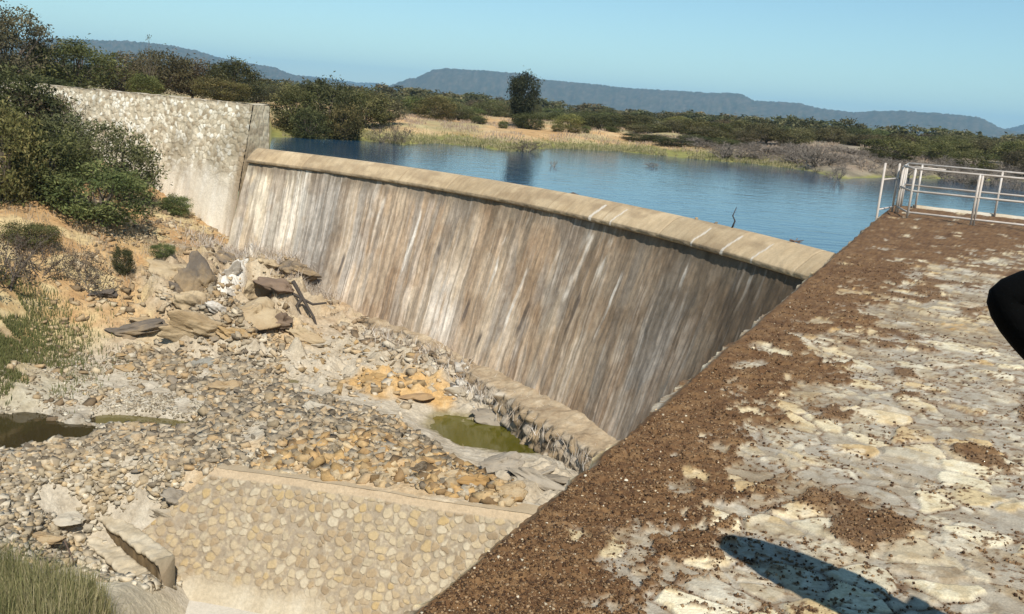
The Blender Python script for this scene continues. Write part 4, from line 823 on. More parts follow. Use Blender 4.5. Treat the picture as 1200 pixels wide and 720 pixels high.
# ------------------------------------------------------------------ railing at the lake end of the deck
def rail_pts(b, pts, r): b.tube([dk(u, v, z) for u, v, z in pts], r, 8)
def railing():
    root = empty('railing', dk(1.5, 18.8, 0), 'white painted steel pipe railing round the lake end of the stone deck', 'railing')
    O = Vector(root.location)
    def part(name, segs, r):
        b = MB()
        for s in segs: rail_pts(b, s, r)
        me = b.build(name, M_paint, None, True, origin=O); me.parent = root; me.location = (0, 0, 0); return me
    H = 1.0
    fr = [.34, .95, 1.72, 2.85, 4.0, 5.2]; fv = 17.08; bk = [.22, .62, 2.15, 3.75, 5.3]; bv = 20.2
    pts = [(.51, fv), (1.64, fv), (2.8, fv), (4.0, fv), (5.2, fv)]
    for u, v in pts: part('post', [[(u, v, -.02), (u + .01, v, H)]], .024)
    part('post', [[(1.69, fv, -.02), (1.70, fv, H - .02)]], .022)
    for u in (.51, 2.12, 3.7, 5.3): part('post', [[(u, bv, -.02), (u, bv, H)]], .024)
    part('corner_post', [[(.21, bv, -.02), (.21, bv, H)]], .024); part('corner_post', [[(.22, fv + 1.25, -.02), (.23, fv + 1.25, H - .02)]], .024); part('corner_post', [[(.27, fv + 1.1, -.02), (.28, fv + 1.1, H - .05)]], .022)
    for z in (H, .52): part('back_rail', [[(.21, bv, z), (5.4, bv, z)]], .022)
    part('back_rail', [[(.21, bv, .80 if False else .93), (1.0, bv, .93)]], .018)
    for z in (H - .01, .56, .14): part('front_rail', [[(.24, fv + 1.2, z), (.51, fv, z), (5.2, fv, z)]], .022)
    for z in (H - .02, .54): part('side_rail', [[(.23, fv + 1.25, z), (.21, bv, z)]], .022)
    return root
railing()
def ladder():
    root = empty('ladder', dk(.05, 17.8, 0), 'two white ladder uprights with rungs at the left end of the railing', 'ladder'); O = Vector(root.location)
    def part(name, p, r):
        b = MB(); rail_pts(b, p, r); o = b.build(name, M_paint, None, True, origin=O); o.parent = root; o.location = (0, 0, 0)
    part('upright', [(-.05, 17.2, -1.3), (-.05, 17.2, 1.05)], .024); part('upright', [(.14, 18.45, -.03), (.14, 18.45, 1.03)], .024)
    for z in (.12, .72): part('rung', [(-.05, 17.2, z), (.14, 18.45, z)], .018)
    part('bracket', [(-.05, 17.2, -.12), (.12, 17.2, -.12)], .018)
ladder()

# ------------------------------------------------------------------ trees and bushes
def crown_mesh(name, rng, kind):
    """unit crown: height 1, radius about .5"""
    P_ = dict(bush=(150, 66, .027, 0.0), dome=(120, 62, .026, .16), tall=(190, 70, .03, .1), thin=(46, 26, .03, .15), small=(34, 22, .075, 0.0)).get(kind)
    ncl, nl, ls, z0 = P_
    pal = dict(bush=[(.050, .066, .012), (.105, .120, .024), (.19, .185, .045)], dome=[(.060, .064, .018), (.115, .112, .034), (.19, .172, .06)], tall=[(.028, .036, .014), (.050, .058, .022), (.085, .088, .034)], thin=[(.07, .07, .025), (.14, .12, .045)], small=[(.055, .062, .018), (.10, .104, .032), (.17, .155, .052)])[kind]
    lob = rng.normal(size=(9, 3)); lob /= np.linalg.norm(lob, axis=1)[:, None]; la = rng.uniform(-.25, .28, 9)
    C_ = []
    while len(C_) < ncl:
        d = rng.normal(size=3); d /= np.linalg.norm(d); rr_ = rng.uniform(.35, 1) ** .5
        k = 1 + (la * np.clip(lob @ d, 0, 1) ** 3).sum()
        p = d * rr_ * k
        if kind == 'tall': q = np.array([p[0] * .44, p[1] * .44, .5 + p[2] * .48]); q[:2] *= np.interp(q[2], [0, .3, .62, .85, 1], [.5, .55, .95, 1.1, .9])
        elif kind == 'dome': q = np.array([p[0] * .5, p[1] * .5, .5 + p[2] * .42])
        else: q = np.array([p[0] * .5, p[1] * .5, .46 + p[2] * .46])
        if q[2] < z0 * .6 + .03: continue
        C_.append(q)
    C_ = np.array(C_); cr = rng.uniform(.045, .10, ncl); cs = rng.uniform(.55, 1.35, ncl); ct = rng.random(ncl)
    idx = np.repeat(np.arange(ncl), nl); n = len(idx)
    P0 = C_[idx] + rng.normal(size=(n, 3)) * cr[idx][:, None] * np.array([1, 1, .62]); P0[:, 2] = np.maximum(P0[:, 2], .01)
    a = rng.normal(size=(n, 3)); a[:, 2] += .35; a /= np.linalg.norm(a, axis=1)[:, None]; b = np.cross(a, rng.normal(size=(n, 3))); b /= np.linalg.norm(b, axis=1)[:, None]; c = np.cross(a, b)
    L = ls * rng.uniform(.5, 1.2, n)[:, None]; W = L * rng.uniform(.35, .6, n)[:, None]
    V = np.stack([P0 - b * L, P0 + c * W * .8, P0 + b * L, P0 - c * W * .8], 1).reshape(-1, 3)
    t = np.clip(ct[idx] * .65 + rng.random(n) * .45 - .05, 0, 1); col = ramp(t, pal) * cs[idx][:, None]
    return V, np.arange(4 * n).reshape(-1, 4), np.repeat(col, 4, 0), C_
def trunk_mb(rng, C_, kind, col=(.12, .095, .07)):
    b = MB(); tall = kind == 'tall'
    if tall: b.tube([(0, 0, -.05), (.01, 0, .2), (0, .01, .45), (.02, 0, .8)], [.05, .042, .03, .01], 7, col=col)
    else: b.tube([(0, 0, -.06), (.008, .004, .06), (.0, .01, .15)], [.035, .028, .02], 7, col=col)
    for i in rng.choice(len(C_), min(len(C_), 26), replace=False):
        e = C_[i]; s = np.array([0, 0, .12 if not tall else min(.7, e[2] * .7)]); m = (s + e) / 2 + rng.normal(size=3) * .03
        b.tube([s, m, e * .98], [.016, .010, .004], 5, False, col)
    return b
TREE = {}
def make_proto(key, name, kind, seed):
    rng = np.random.default_rng(seed); V, Fa, col, C_ = crown_mesh('crown', rng, kind)
    r = empty(name, (0, 0, 0)); new_mesh('crown', V, Fa, M_leaf, col, parent=r); t = trunk_mb(rng, C_, kind).build('trunk', M_bark, r); TREE[key] = [r, False]
for i in range(4): make_proto(('bush', i), 'bush', 'bush', 500 + i)
for i in range(3): make_proto(('dome', i), 'thorn_tree', 'dome', 520 + i)
make_proto(('tall', 0), 'tall_tree', 'tall', 540); make_proto(('thin', 0), 'sapling', 'thin', 550)
def plant(key, loc, rz, sx, sy, sz, label, group=None, cat=None):
    pr_, used = TREE[key]
    if not used:
        TREE[key][1] = True; pr_.location = loc; pr_.rotation_euler = (0, 0, rz); pr_.scale = (sx, sy, sz); c = pr_
    else: c = copy_tree(pr_, loc, rz, (sx, sy, sz))
    for k_ in ('group',):
        if k_ in c: del c[k_]
    for word, tn in (('yellowish', (1.5, 1.3, .85)), ('fresh', (.95, 1.08, .85)), ('bright', (1.2, 1.35, .85)), ('brown', (1.12, .95, .95)), ('grey', (.95, .9, 1.0)), ('dark', (.68, .72, .72)), ('deep', (.78, .86, .8)), ('olive', (1.05, 1.0, .85))):
        if word in label:
            for ch in c.children: ch.color = (*tn, 1)
            break
    return tag(c, label, cat or dict(bush='bush', dome='tree', tall='tree', thin='sapling', twig='shrub', fine='shrub')[key[0]], group)
# twiggy leafless shrubs
def twig_proto(key, seed, col0, col1, leaf=0, fat=1.0):
    rng = np.random.default_rng(seed); b = MB()
    def br(p, d, L, r, lev):
        q = p + d * L * .5 + rng.normal(size=3) * L * .06; e = p + d * L + rng.normal(size=3) * L * .08
        t = rng.random(); b.tube([p, q, e], [r, r * .8, r * .55], 4, False, tuple(np.array(col0) * (1 - t) + np.array(col1) * t))
        if lev == 0: return
        for _ in range(3 if lev > 1 else 4):
            nd = d + rng.normal(size=3) * .55; nd[2] += .12; nd /= np.linalg.norm(nd); br(p + (e - p) * rng.uniform(.45, 1), nd, L * rng.uniform(.5, .75), r * .55, lev - 1)
    for _ in range(9):
        d = rng.normal(size=3) * .7; d[2] = abs(d[2]) * .5 + .75; d /= np.linalg.norm(d); br(np.array([rng.normal() * .05, rng.normal() * .05, -.03]), d, .42, .010 * fat, 3)
    r = empty('leafless_shrub', (0, 0, 0)); b.build('branches', M_twig, r)
    if leaf:
        n = leaf; src = np.array([v[:] for v in b.v]); P0 = src[rng.integers(0, len(src), n)] + rng.normal(size=(n, 3)) * .03
        a = rng.normal(size=(n, 3)); a /= np.linalg.norm(a, axis=1)[:, None]; bb = np.cross(a, rng.normal(size=(n, 3))); bb /= np.linalg.norm(bb, axis=1)[:, None]; L = .018
        V = np.stack([P0 - a * L, P0 + bb * L * .5, P0 + a * L, P0 - bb * L * .5], 1).reshape(-1, 3)
        new_mesh('crown', V, np.arange(4 * n).reshape(-1, 4), M_leaf, np.repeat(ramp(rng.random(n), [(.05, .05, .02), (.12, .1, .04)]), 4, 0), parent=r)
    TREE[key] = [r, False]
for i in range(3): twig_proto(('twig', i), 560 + i, (.11, .088, .066), (.25, .21, .17), 0, 1.9)
twig_proto(('twig', 3), 570, (.09, .07, .055), (.2, .16, .12), 900)

# bushes on the near left slope: px, py of the foot, width and height in px
def near_bush(key, px, py, wp, hp, label, rz=None, group=None):
    p = hit(px, py); k = np.linalg.norm(p - CAM) / F
    return plant(key, (p[0], p[1], p[2] - .03), random.uniform(0, 6.28) if rz is None else rz, wp * k * .80, wp * k * .76, hp * k * .86, label, group)
near_bush(('bush', 0), 118, 262, 118, 82, 'fresh green leafy bush in front of the pale wall on the ochre slope')
near_bush(('dome', 0), 138, 234, 100, 92, 'olive domed thorn tree behind the fresh green bush on the slope')
near_bush(('bush', 1), 58, 236, 100, 100, 'deep green bush left of the fresh green bush on the slope')
near_bush(('bush', 2), 8, 236, 100, 122, 'yellowish green bush at the left frame edge on the slope')
near_bush(('dome', 1), 30, 180, 110, 82, 'brownish olive thorn tree high on the slope against the wall top')
near_bush(('twig', 3), 8, 338, 105, 100, 'grey brown twiggy bush low at the left frame edge')
near_bush(('twig', 3), 50, 322, 66, 56, 'grey brown twiggy shrub right of the bigger twiggy bush')
near_bush(('twig', 3), 104, 342, 70, 76, 'loose twiggy shrub with thin leaves in the middle of the ochre slope')
near_bush(('bush', 3), 144, 322, 24, 40, 'narrow dark green bush in the middle of the slope')
near_bush(('bush', 0), 191, 302, 28, 20, 'low round green shrub above the outcrop')
near_bush(('bush', 1), 206, 252, 42, 30, 'small green shrub at the foot of the pale wall')
near_bush(('thin', 0), 176, 240, 30, 40, 'thin open sapling in front of the pale wall')
near_bush(('bush', 2), 14, 178, 120, 104, 'dark olive bush tall against the far left end of the pale wall')
near_bush(('dome', 2), 72, 205, 100, 84, 'olive thorn tree between the deep green and the domed ones')
near_bush(('twig', 3), 62, 150, 60, 62, 'grey leafless bush at the top of the slope against the wall')
near_bush(('bush', 3), 35, 290, 60, 34, 'olive low shrub between the twiggy bushes and the ochre earth')
# trees behind the left wall and along the far shore: px, distance, top py, width px
def far_tree(key, px, r, top, wp, label, group=None, base=None):
    x, y, z = far_pt(px, r); d = math.hypot(r, 0); hor = HY + math.tan(RO) * (px - 600); zt = 1.6 + (hor - top) * r / F
    h_ = max(zt - z, .8); return plant(key, (x, y, z - .03), random.uniform(0, 6.28), wp * r / F * .84, wp * r / F * .84, h_ * .95, label, group)
LB = [(('dome', 2), 8, 74, 8, 92, 'tall greyish thorn tree at the top left corner behind the wall'), (('bush', 0), 88, 76, 46, 92, 'broad green tree second from the left behind the wall'),
      (('dome', 0), 140, 80, 62, 70, 'brownish thorn tree just left of the spindly topped one behind the wall'), (('dome', 1), 186, 82, 56, 80, 'olive thorn tree in the middle behind the wall'),
      (('thin', 0), 173, 78, 41, 26, 'spindly sapling poking above the trees behind the wall'), (('bush', 1), 170, 72, 82, 42, 'bright green round bush just behind the wall top'),
      (('dome', 2), 225, 84, 64, 70, 'brown olive thorn tree right of the middle one behind the wall'), (('bush', 2), 272, 82, 66, 74, 'dark green tree furthest right behind the wall'),
      (('bush', 3), 258, 70, 88, 60, 'yellowish green bush just behind the wall near its right end'), (('bush', 1), 40, 70, 84, 80, 'dark green bush low behind the wall at far left'), (('thin', 0), 270, 86, 64, 34, 'sapling with an open crown above the dark green tree')]
for a in LB: far_tree(*a)
SB = [(('bush', 2), 345, 66, 93, 62, 'olive bush leftmost on the far shore beside the wall end'), (('bush', 0), 384, 68, 86, 78, 'tall dark olive bush tree second on the far shore'), (('bush', 3), 428, 72, 98, 70, 'brownish olive bush third along the far shore'),
      (('dome', 1), 452, 74, 108, 56, 'grey olive thorn tree fourth along the far shore'), (('bush', 1), 405, 64.5, 112, 52, 'yellowish bush at the water edge in front of the tall olive one'), (('bush', 2), 362, 63.5, 120, 44, 'low dark bush at the water edge near the wall end')]
for a in SB: far_tree(*a)
far_tree(('twig', 3), 452, 64, 132, 44, 'grey leafless shrub hanging over the water right of the olive bushes'); far_tree(('twig', 3), 474, 63.5, 136, 30, 'bare grey shrub standing at the dark water edge')
far_tree(('tall', 0), 611, 92, 84, 44, 'tall dark conical tree standing alone above the far shore')
far_tree(('bush', 3), 622, 90, 128, 40, 'low dark bush at the foot of the tall tree')
rg = random.Random(77)
def band(n, x0, x1, r0, r1, t0, t1, w0, w1, keys, label, group):
    for i in range(n):
        px = x0 + (x1 - x0) * (i + rg.random()) / n; r = rg.uniform(r0, r1); hor = HY + math.tan(RO) * (px - 600)
        far_tree(rg.choice(keys), px, r, hor + rg.uniform(t0, t1), rg.uniform(w0, w1), label, group)
KB = [('bush', i) for i in range(4)] + [('dome', i) for i in range(3)]
band(9, 478, 600, 95, 130, -8, 4, 28, 50, KB, 'round green bush behind the orange bank left of the tall tree', 'bushes left of the tall tree')
band(10, 632, 720, 100, 135, -4, 4, 30, 52, KB, 'round green bush behind the dry grass right of the tall tree', 'bushes right of the tall tree')
band(7, 560, 740, 84, 96, 14, 24, 10, 22, KB[:4], 'tiny shrub dotted on the orange and straw coloured bank', 'tiny shrubs on the orange bank')
band(13, 720, 880, 92, 128, -7, 10, 34, 60, KB, 'olive bush in the thicket beyond the middle of the lake', 'bushes beyond the middle of the lake')
band(6, 740, 870, 84, 90, 14, 24, 30, 46, KB[:4], 'low dark bush at the back of the far grass margin', 'low bushes by the grass margin')
band(25, 880, 1215, 88, 135, -8, 10, 34, 64, KB, 'olive bush in the thicket on the right of the far shore', 'bushes on the right far shore')
band(30, 480, 1220, 140, 210, -9, 1, 24, 46, KB, 'distant green bush in the belt below the hills', 'distant bushes below the hills')
band(10, 300, 480, 95, 170, -8, 2, 30, 50, KB, 'distant dark bush seen over the shore bushes by the wall end', 'distant bushes left')
# grey drowned scrub
KT = [('twig', 0), ('twig', 1), ('twig', 2)]
band(26, 800, 960, 78, 92, 12, 28, 34, 60, KT, 'grey leafless shrub on the shore beyond the lake', 'grey leafless shrubs on the shore')
band(60, 925, 1215, 74, 96, 8, 26, 34, 64, KT, 'purplish grey leafless scrub behind the railing on the far shore', 'leafless scrub behind the railing')
band(6, 880, 1010, 66, 74, 30, 40, 16, 34, KT, 'small leafless shrub standing in the shallow water', 'shrubs standing in the water')
band(8, 760, 840, 84, 96, 8, 22, 24, 40, KT, 'bare grey bush among the green ones by the grass margin', 'bare bushes by the grass margin')
def water_twigs(px, py, wp, hp, label, key, z=-1.62):
    p = atz(px, py, -1.6); k = np.hypot(p[0], p[1]) / F; plant(key, (p[0], p[1], z), random.uniform(0, 6), wp * k, wp * k, hp * k, label)
water_twigs(618, 178, 50, 18, 'brownish drowned shrub spreading at the water edge below the tall tree', ('twig', 3))
water_twigs(648, 195, 10, 12, 'small dead twig sticking out of the open water', ('twig', 2))
water_twigs(765, 196, 24, 8, 'low clump of drowned twigs in the middle of the lake', ('twig', 0))
water_twigs(983, 212, 16, 26, 'dead branch standing in the water left of the railing', ('twig', 1))
water_twigs(1136, 226, 10, 24, 'dark drowned stump with twigs behind the railing', ('twig', 3))
# woodland that reads as one mass
def woodland():
    rng = np.random.default_rng(71); protos = [crown_mesh('w', np.random.default_rng(600 + i), 'small') for i in range(6)]
    Vs, Fs, Cs, n0 = [], [], [], 0
    for i in range(620):
        px = rng.uniform(-20, 1240); r = 1 / rng.uniform(1 / 900, 1 / 200); x, y, z = far_pt(px, r)
        V, Fa, c, _ = protos[rng.integers(0, 6)]; h_ = rng.uniform(2.4, 4.6); w_ = h_ * rng.uniform(1.2, 2.2); a = rng.uniform(0, 6.28)
        R = np.array([[math.cos(a), -math.sin(a), 0], [math.sin(a), math.cos(a), 0], [0, 0, 1]])
        V2 = (V * np.array([w_, w_, h_])) @ R.T + np.array([x, y, z]); Vs.append(V2); Fs.append(Fa + n0); n0 += len(V); Cs.append(c * rng.uniform(.7, 1.3) * np.array([rng.uniform(.9, 1.25), 1, .9]))
    tag(new_mesh('distant_woodland', np.vstack(Vs), np.vstack(Fs), M_leaf, np.vstack(Cs)), kind='stuff')
woodland()

# ------------------------------------------------------------------ grass
def grass(name, n, pts_fn, h0, h1, wd, pal, seed, lean=.35):
    rng = np.random.default_rng(seed); x, y, z, hs = pts_fn(rng, n); n = len(x)
    h_ = (h0 + (h1 - h0) * rng.random(n)) * hs; a = rng.uniform(0, 6.28, n); l = rng.normal(0, lean, n) * h_; b_ = rng.uniform(0, 6.28, n)
    dx, dy = np.cos(a) * wd, np.sin(a) * wd; lx, ly = np.cos(b_) * l, np.sin(b_) * l
    V = np.stack([np.stack([x - dx, y - dy, z - .03], 1), np.stack([x + dx, y + dy, z - .03], 1), np.stack([x + dx * .7 + lx * .35, y + dy * .7 + ly * .35, z + h_ * .6], 1), np.stack([x - dx * .7 + lx * .35, y - dy * .7 + ly * .35, z + h_ * .6], 1), np.stack([x + lx, y + ly, z + h_], 1)], 1)
    i = np.arange(n)[:, None] * 5; Q = np.concatenate([i, i + 1, i + 2, i + 3], 1); T = np.concatenate([i + 3, i + 2, i + 4, i + 4], 1)
    t = np.clip(rng.random(n) * .7 + .5 * fbm(x * 1.2, y * 1.2, seed) - .1, 0, 1); c = np.repeat(ramp(t, pal), 5, 0)
    T3 = np.concatenate([i + 3, i + 2, i + 4], 1)
    allF = np.concatenate([np.stack([Q[:, 0], Q[:, 1], Q[:, 2]], 1), np.stack([Q[:, 0], Q[:, 2], Q[:, 3]], 1), T3], 0)
    return tag(new_mesh(name, V.reshape(-1, 3), allF, M_grass, c), kind='stuff')
def g_front(rng, n):
    c = atz(20, 735, -8.7); x = rng.uniform(c[0] - 7, c[0] + 4.5, n); y = rng.uniform(13.0, 18.2, n)
    xl = -6.5 - .22 * (y - 15.6); ylim = 16.9 - .55 * (x + 8.2) * (x > -8.2) ; k = (x < xl + 1.0 * (fbm(x, y, 7) - .5)) & (y < ylim + 1.2 * (fbm(x * 1.5, y * 0, 8) - .5)); x, y = x[k], y[k]
    return x, y, zg(x, y), .6 + .7 * fbm(x * 1.5, y * 1.5, 9)
grass('tall_green_grass', 42000, g_front, .4, 1.05, .008, [(.09, .105, .025), (.19, .20, .05), (.31, .28, .09), (.48, .42, .2)], 81, .3)
def g_blob(px, py, z, rx, ry, sd):
    def f(rng, n):
        c = atz(px, py, z); x = c[0] + rng.normal(0, rx, n); y = c[1] + rng.normal(0, ry, n); k = fbm(x * .8, y * .8, sd) > .42; x, y = x[k], y[k]; return x, y, zg(x, y), .6 + .8 * fbm(x, y, sd + 1)
    return f
grass('bank_green_grass', 26000, g_blob(-22, 415, -7.4, 1.15, 1.9, 91), .08, .28, .012, [(.08, .11, .02), (.16, .19, .035), (.24, .24, .06)], 82)
grass('slope_dry_grass', 9000, g_blob(140, 300, -5.9, 5, 3.2, 93), .08, .3, .012, [(.26, .2, .09), (.42, .33, .16), (.54, .45, .26), (.2, .19, .06)], 83)
def g_shore(rng, n):
    az = rng.uniform(SA[0] + .012, .30, n); r = shore_r(az) + rng.gamma(1.4, 1.3, n) - .3; k = fbm(az * 120, r * .4, 95) > .36; az, r = az[k], r[k]
    return r * np.sin(az), r * np.cos(az), np.maximum(far_z(az, r), -1.6), .5 + .8 * fbm(az * 90, r * .5, 96)
grass('shore_grass', 26000, g_shore, .06, .24, .03, [(.11, .125, .03), (.2, .2, .05), (.32, .28, .1), (.42, .34, .17)], 84)
def g_straw(rng, n):
    az = rng.uniform(-.16, .42, n); r = shore_r(az) + rng.uniform(3, 40, n); k = fbm(az * 50, r * .15, 97) > .5; az, r = az[k], r[k]
    return r * np.sin(az), r * np.cos(az), far_z(az, r), .5 + .8 * fbm(az * 90, r * .5, 98)
grass('straw_grass', 22000, g_straw, .1, .35, .03, [(.34, .25, .11), (.48, .38, .2), (.52, .44, .26)], 85)
def g_drift(rng, n):
    t = np.concatenate([rng.normal(27.5, 2.3, n * 2 // 5), rng.normal(33.5, 1.2, n - n * 2 // 5 - n // 4), rng.uniform(41, 70, n // 4)])
    o_ = np.where(t < 40, rng.normal(3.0, .7, n), rng.normal(3.6, .5, n)); x = ARC[0] + (RAD - o_) * np.sin(np.radians(t)); y = ARC[1] + (RAD - o_) * np.cos(np.radians(t))
    return x, y, np.maximum(zg(x, y), np.where(t > 40, -8.4, -20)), .5 + .8 * fbm(x, y, 99)
grass('dry_brushwood_drift', 9000, g_drift, .1, .6, .012, [(.22, .16, .09), (.42, .34, .21), (.6, .54, .42), (.7, .66, .57)], 86, .9)

# ------------------------------------------------------------------ dead wood
def branch_thing(name, px, py, segs, label, cat, col, rad):
    p = hit(px, py); k = np.linalg.norm(p - CAM) / F; b = MB()
    U = np.array([1, 0, 0]); Wv = np.array([0, .45, .9])
    for s in segs:
        pts = [p + U * (x - px) * k + Wv * (py - y) * k + np.array([0, -.25, .25]) for x, y in s]; b.tube(pts, [rad * (1 - .55 * i / max(1, len(pts) - 1)) for i in range(len(pts))], 7, col=col)
    return tag(b.build(name, M_bark, None, True, origin=tuple(p)), label, cat)
branch_thing('dead_branch', 358, 362, [[(322, 349), (338, 350), (352, 356), (368, 363), (383, 360)], [(342, 338), (352, 352), (362, 366), (371, 378), (377, 392)], [(355, 357), (350, 366), (356, 376)]], 'dark forked dead branch lying on the outcrop at the dam foot', 'branch', (.06, .048, .038), .09)
p = arc(52.3, -.35, -1.55)
b = MB(); q0 = arc(50.9, -.25, -1.56); q1 = arc(52.6, -.25, -1.55); b.tube([q0, (q0 * .6 + q1 * .4) + np.array([0, 0, .09]), q1], [.06, .10, .05], 8, col=(.1, .085, .07)); b.tube([(q0 + q1) / 2, (q0 + q1) / 2 + np.array([.5, .7, .0])], [.05, .02], 6, col=(.1, .085, .07))
tag(b.build('driftwood_log', M_bark, None, True, origin=tuple((q0 + q1) / 2)), 'dark driftwood log stranded against the back of the crest', 'log')
for t_, lab in ((61.0, 'small dark stone left of the other on the crest edge'), (62.3, 'small dark stone nearer the upright stick on the crest edge')):
    p = arc(t_, -.02, -1.41); rock('crest_stone', p, .10, .08, .09, .4, lab, 'rock', None, M_rock, (0, 0), .1)
p = arc(63.4, .02, -1.42); b = MB(); b.tube([p, p + np.array([.06, .0, .22]), p + np.array([-.02, .02, .36]), p + np.array([.06, .02, .62])], [.028, .024, .018, .01], 6, col=(.05, .045, .045))
tag(b.build('crest_stick', M_bark, None, True, origin=tuple(p)), 'short bent stick standing upright on the crest', 'stick')
p0 = arc(67.0, -.1, -1.42); b = MB()
for i in range(7): d = np.array([random.uniform(-.35, .35), random.uniform(-.35, .35), random.uniform(.03, .14)]); b.tube([p0 - d * .5 + [0, 0, .05], p0 + d * .6 + [0, 0, .04]], [.018, .01], 5, col=(.16, .11, .08))
tag(b.build('twig_tangle', M_twig, None, origin=tuple(p0)), 'small tangle of twigs caught on the crest near the deck', 'twigs')
p = hit(72, 652); k = np.linalg.norm(p - CAM) / F; b = MB()
b.tube([p + np.array([0, .1, .45]), p + np.array([.5, -.35, .05])], [.025, .02], 6, col=(.1, .07, .05))
tag(b.build('leaning_pole', M_bark, None, origin=tuple(p)), 'thin dark stick leaning behind the tall grass', 'stick')
boulder(70, 643, 4, .7, 1.5, 'small bright white stone behind the tall grass', M_white, .2, (0, 0), .2, name='boulder', k=2)

# ------------------------------------------------------------------ the companion at the right: only a sleeved elbow comes into the picture
def skin_mesh(name, verts, edges, rad, mat, parent, O, sub=2, root=0):
    me = bpy.data.meshes.new(name); me.from_pydata([tuple(Vector(v) - O) for v in verts], edges, []); o = bpy.data.objects.new(name, me); COL.objects.link(o)
    sk = o.modifiers.new('skin', 'SKIN'); sk.use_smooth_shade = True
    if not me.skin_vertices: 
        bm = bmesh.new(); bm.from_mesh(me); bm.verts.layers.skin.verify(); bm.to_mesh(me); bm.free()
    for i, d in enumerate(me.skin_vertices[0].data): r = rad[i]; d.radius = r if hasattr(r, '__len__') else (r, r); d.use_root = (i == root)
    ss = o.modifiers.new('sub', 'SUBSURF'); ss.levels = sub; ss.render_levels = sub
    me.materials.append(mat); o.parent = parent; return o
def simple(name, col, rough=.8):
    return mat_ramp(name, [tuple(c * .7 for c in col), col, tuple(c * 1.25 for c in col)], rough=rough, nscale=14, bump=.25, bdist=.01, obj_random=.2, nvar=.4)
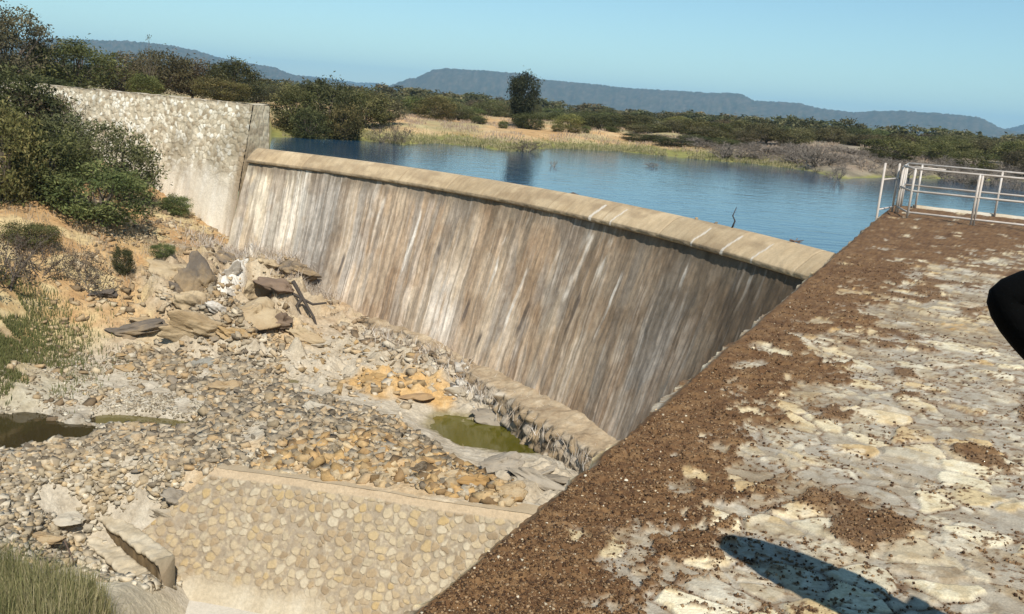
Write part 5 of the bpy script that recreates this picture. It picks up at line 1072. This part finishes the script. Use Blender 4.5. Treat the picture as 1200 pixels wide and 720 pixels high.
def person():
    root = empty('person', (1.62, 1.72, 0), 'person in a black jacket with one hand on the hip at the right frame edge', 'person'); O = Vector(root.location)
    el = CAM + ray(1168, 345) * 2.5; sh = np.array([1.44, 2.0, 1.29]); S = simple('skin', (.16, .09, .06), .6); J = simple('black_jacket', (.004, .004, .004), .98); J.node_tree.nodes['Principled BSDF'].inputs['Specular IOR Level'].default_value = .05; T = simple('dark_trousers', (.03, .03, .04)); Hh = simple('black_hair', (.012, .01, .009)); Bt = simple('leather_shoes', (.05, .035, .025))
    pel = (1.62, 1.75, .88); wst = (1.60, 1.77, 1.05); ch = (1.60, 1.79, 1.24); nk = (1.68, 1.72, 1.31); hd0 = (1.75, 1.64, 1.33); hd1 = (1.81, 1.58, 1.37)
    sh2 = (1.76, 1.60, 1.29); el2 = (1.86, 1.50, 1.03); wr2 = (1.90, 1.58, .80); wr = (1.49, 1.90, .98)
    hipL = (1.55, 1.82, .85); hipR = (1.69, 1.68, .85); knL = (1.55, 1.84, .46); knR = (1.71, 1.68, .46); anL = (1.55, 1.80, .07); anR = (1.72, 1.65, .07)
    skin_mesh('body', [pel, wst, ch, nk, hd0, hd1, sh, el, wr, sh2, el2, wr2, hipL, knL, anL, hipR, knR, anR], [(0, 1), (1, 2), (2, 3), (3, 4), (4, 5), (2, 6), (6, 7), (7, 8), (2, 9), (9, 10), (10, 11), (0, 12), (12, 13), (13, 14), (0, 15), (15, 16), (16, 17)],
              [.12, .11, .12, .05, .085, .075, .05, .036, .026, .05, .038, .028, .075, .05, .035, .075, .05, .035], S, root, O)
    skin_mesh('jacket', [pel, wst, ch, (1.625, 1.77, 1.33), sh, (np.array(sh) + el) / 2, el, (el + np.array(wr)) / 2, wr, sh2, el2, wr2], [(0, 1), (1, 2), (2, 3), (2, 4), (4, 5), (5, 6), (6, 7), (7, 8), (2, 9), (9, 10), (10, 11)],
              [.155, .145, .15, .07, .10, .10, .085, .085, .07, .078, .062, .05], J, root, O)
    skin_mesh('trousers', [(1.62, 1.75, .92), hipL, knL, (1.55, 1.81, .10), hipR, knR, (1.72, 1.66, .10)], [(0, 1), (1, 2), (2, 3), (0, 4), (4, 5), (5, 6)], [.135, .092, .07, .062, .092, .07, .062], T, root, O)
    skin_mesh('hair', [(1.79, 1.59, 1.35), (1.835, 1.555, 1.41), (1.795, 1.54, 1.32)], [(0, 1), (0, 2)], [.088, .08, .07], Hh, root, O)
    for a in (anL, anR): skin_mesh('shoe', [(a[0], a[1] - .04, .045), (a[0] - .06, a[1] + .06, .04), (a[0] - .11, a[1] + .14, .032)], [(0, 1), (1, 2)], [.045, .045, .032], Bt, root, O)
    for w_, d in ((np.array(wr), np.array([.35, -.25, -.9])), (np.array(wr2), np.array([.05, .1, -1]))):
        d = d / np.linalg.norm(d); sd = np.cross(d, [0, 0, 1]); sd = sd / np.linalg.norm(sd); v = [w_, w_ + d * .05, w_ + d * .09]; e = [(0, 1), (1, 2)]; r = [.026, .036, .036]
        skin_mesh('hand', v, e, r, S, root, O, 1)
        for i, L in enumerate((.065, .075, .07, .055)):
            b_ = w_ + d * .085 + sd * (.027 - .018 * i); skin_mesh('finger', [b_, b_ + d * L * .5 + [.004, .004, 0], b_ + d * L + [.014, .01, 0]], [(0, 1), (1, 2)], [.0095, .009, .0075], S, root, O, 1)
        b_ = w_ + d * .03 + sd * .03; skin_mesh('thumb', [b_, b_ + sd * .025 + d * .025, b_ + sd * .03 + d * .055], [(0, 1), (1, 2)], [.012, .011, .009], S, root, O, 1)
    # face
    f = Vector((-.62, .62, -.35)).normalized(); c_ = Vector((1.785, 1.605, 1.34)); sd = f.cross(Vector((0, 0, 1))).normalized(); u_ = sd.cross(f)
    for sgn in (-1, 1):
        b = MB(); q = c_ + f * .083 + sd * .03 * sgn + u_ * .012; b.tube([q - f * .012, q - f * .004, q, q + f * .003], [.004, .011, .011, .004], 10, col=(.5, .5, .5)); o = b.build('eye', Hh, None, True, origin=tuple(O)); o.parent = root; o.location = (0, 0, 0)
        b = MB(); q = c_ + sd * .088 * sgn; b.tube([q + u_ * .03, q + sd * .012 * sgn, q - u_ * .03], [.008, .015, .008], 8); o = b.build('ear', S, None, True, origin=tuple(O)); o.parent = root; o.location = (0, 0, 0)
    b = MB(); q = c_ + f * .085; b.tube([q + u_ * .012, q + f * .02 - u_ * .022, q + f * .008 - u_ * .03], [.006, .013, .008], 8); o = b.build('nose', S, None, True, origin=tuple(O)); o.parent = root; o.location = (0, 0, 0)
    b = MB(); q = c_ + f * .084 - u_ * .05; b.tube([q - sd * .022, q + f * .004, q + sd * .022], [.004, .007, .004], 8); o = b.build('mouth', simple('lips', (.2, .08, .07)), None, True, origin=tuple(O)); o.parent = root; o.location = (0, 0, 0)
person()
for r_, used in TREE.values():
    if not used:
        for ch in list(r_.children): bpy.data.objects.remove(ch)
        bpy.data.objects.remove(r_)
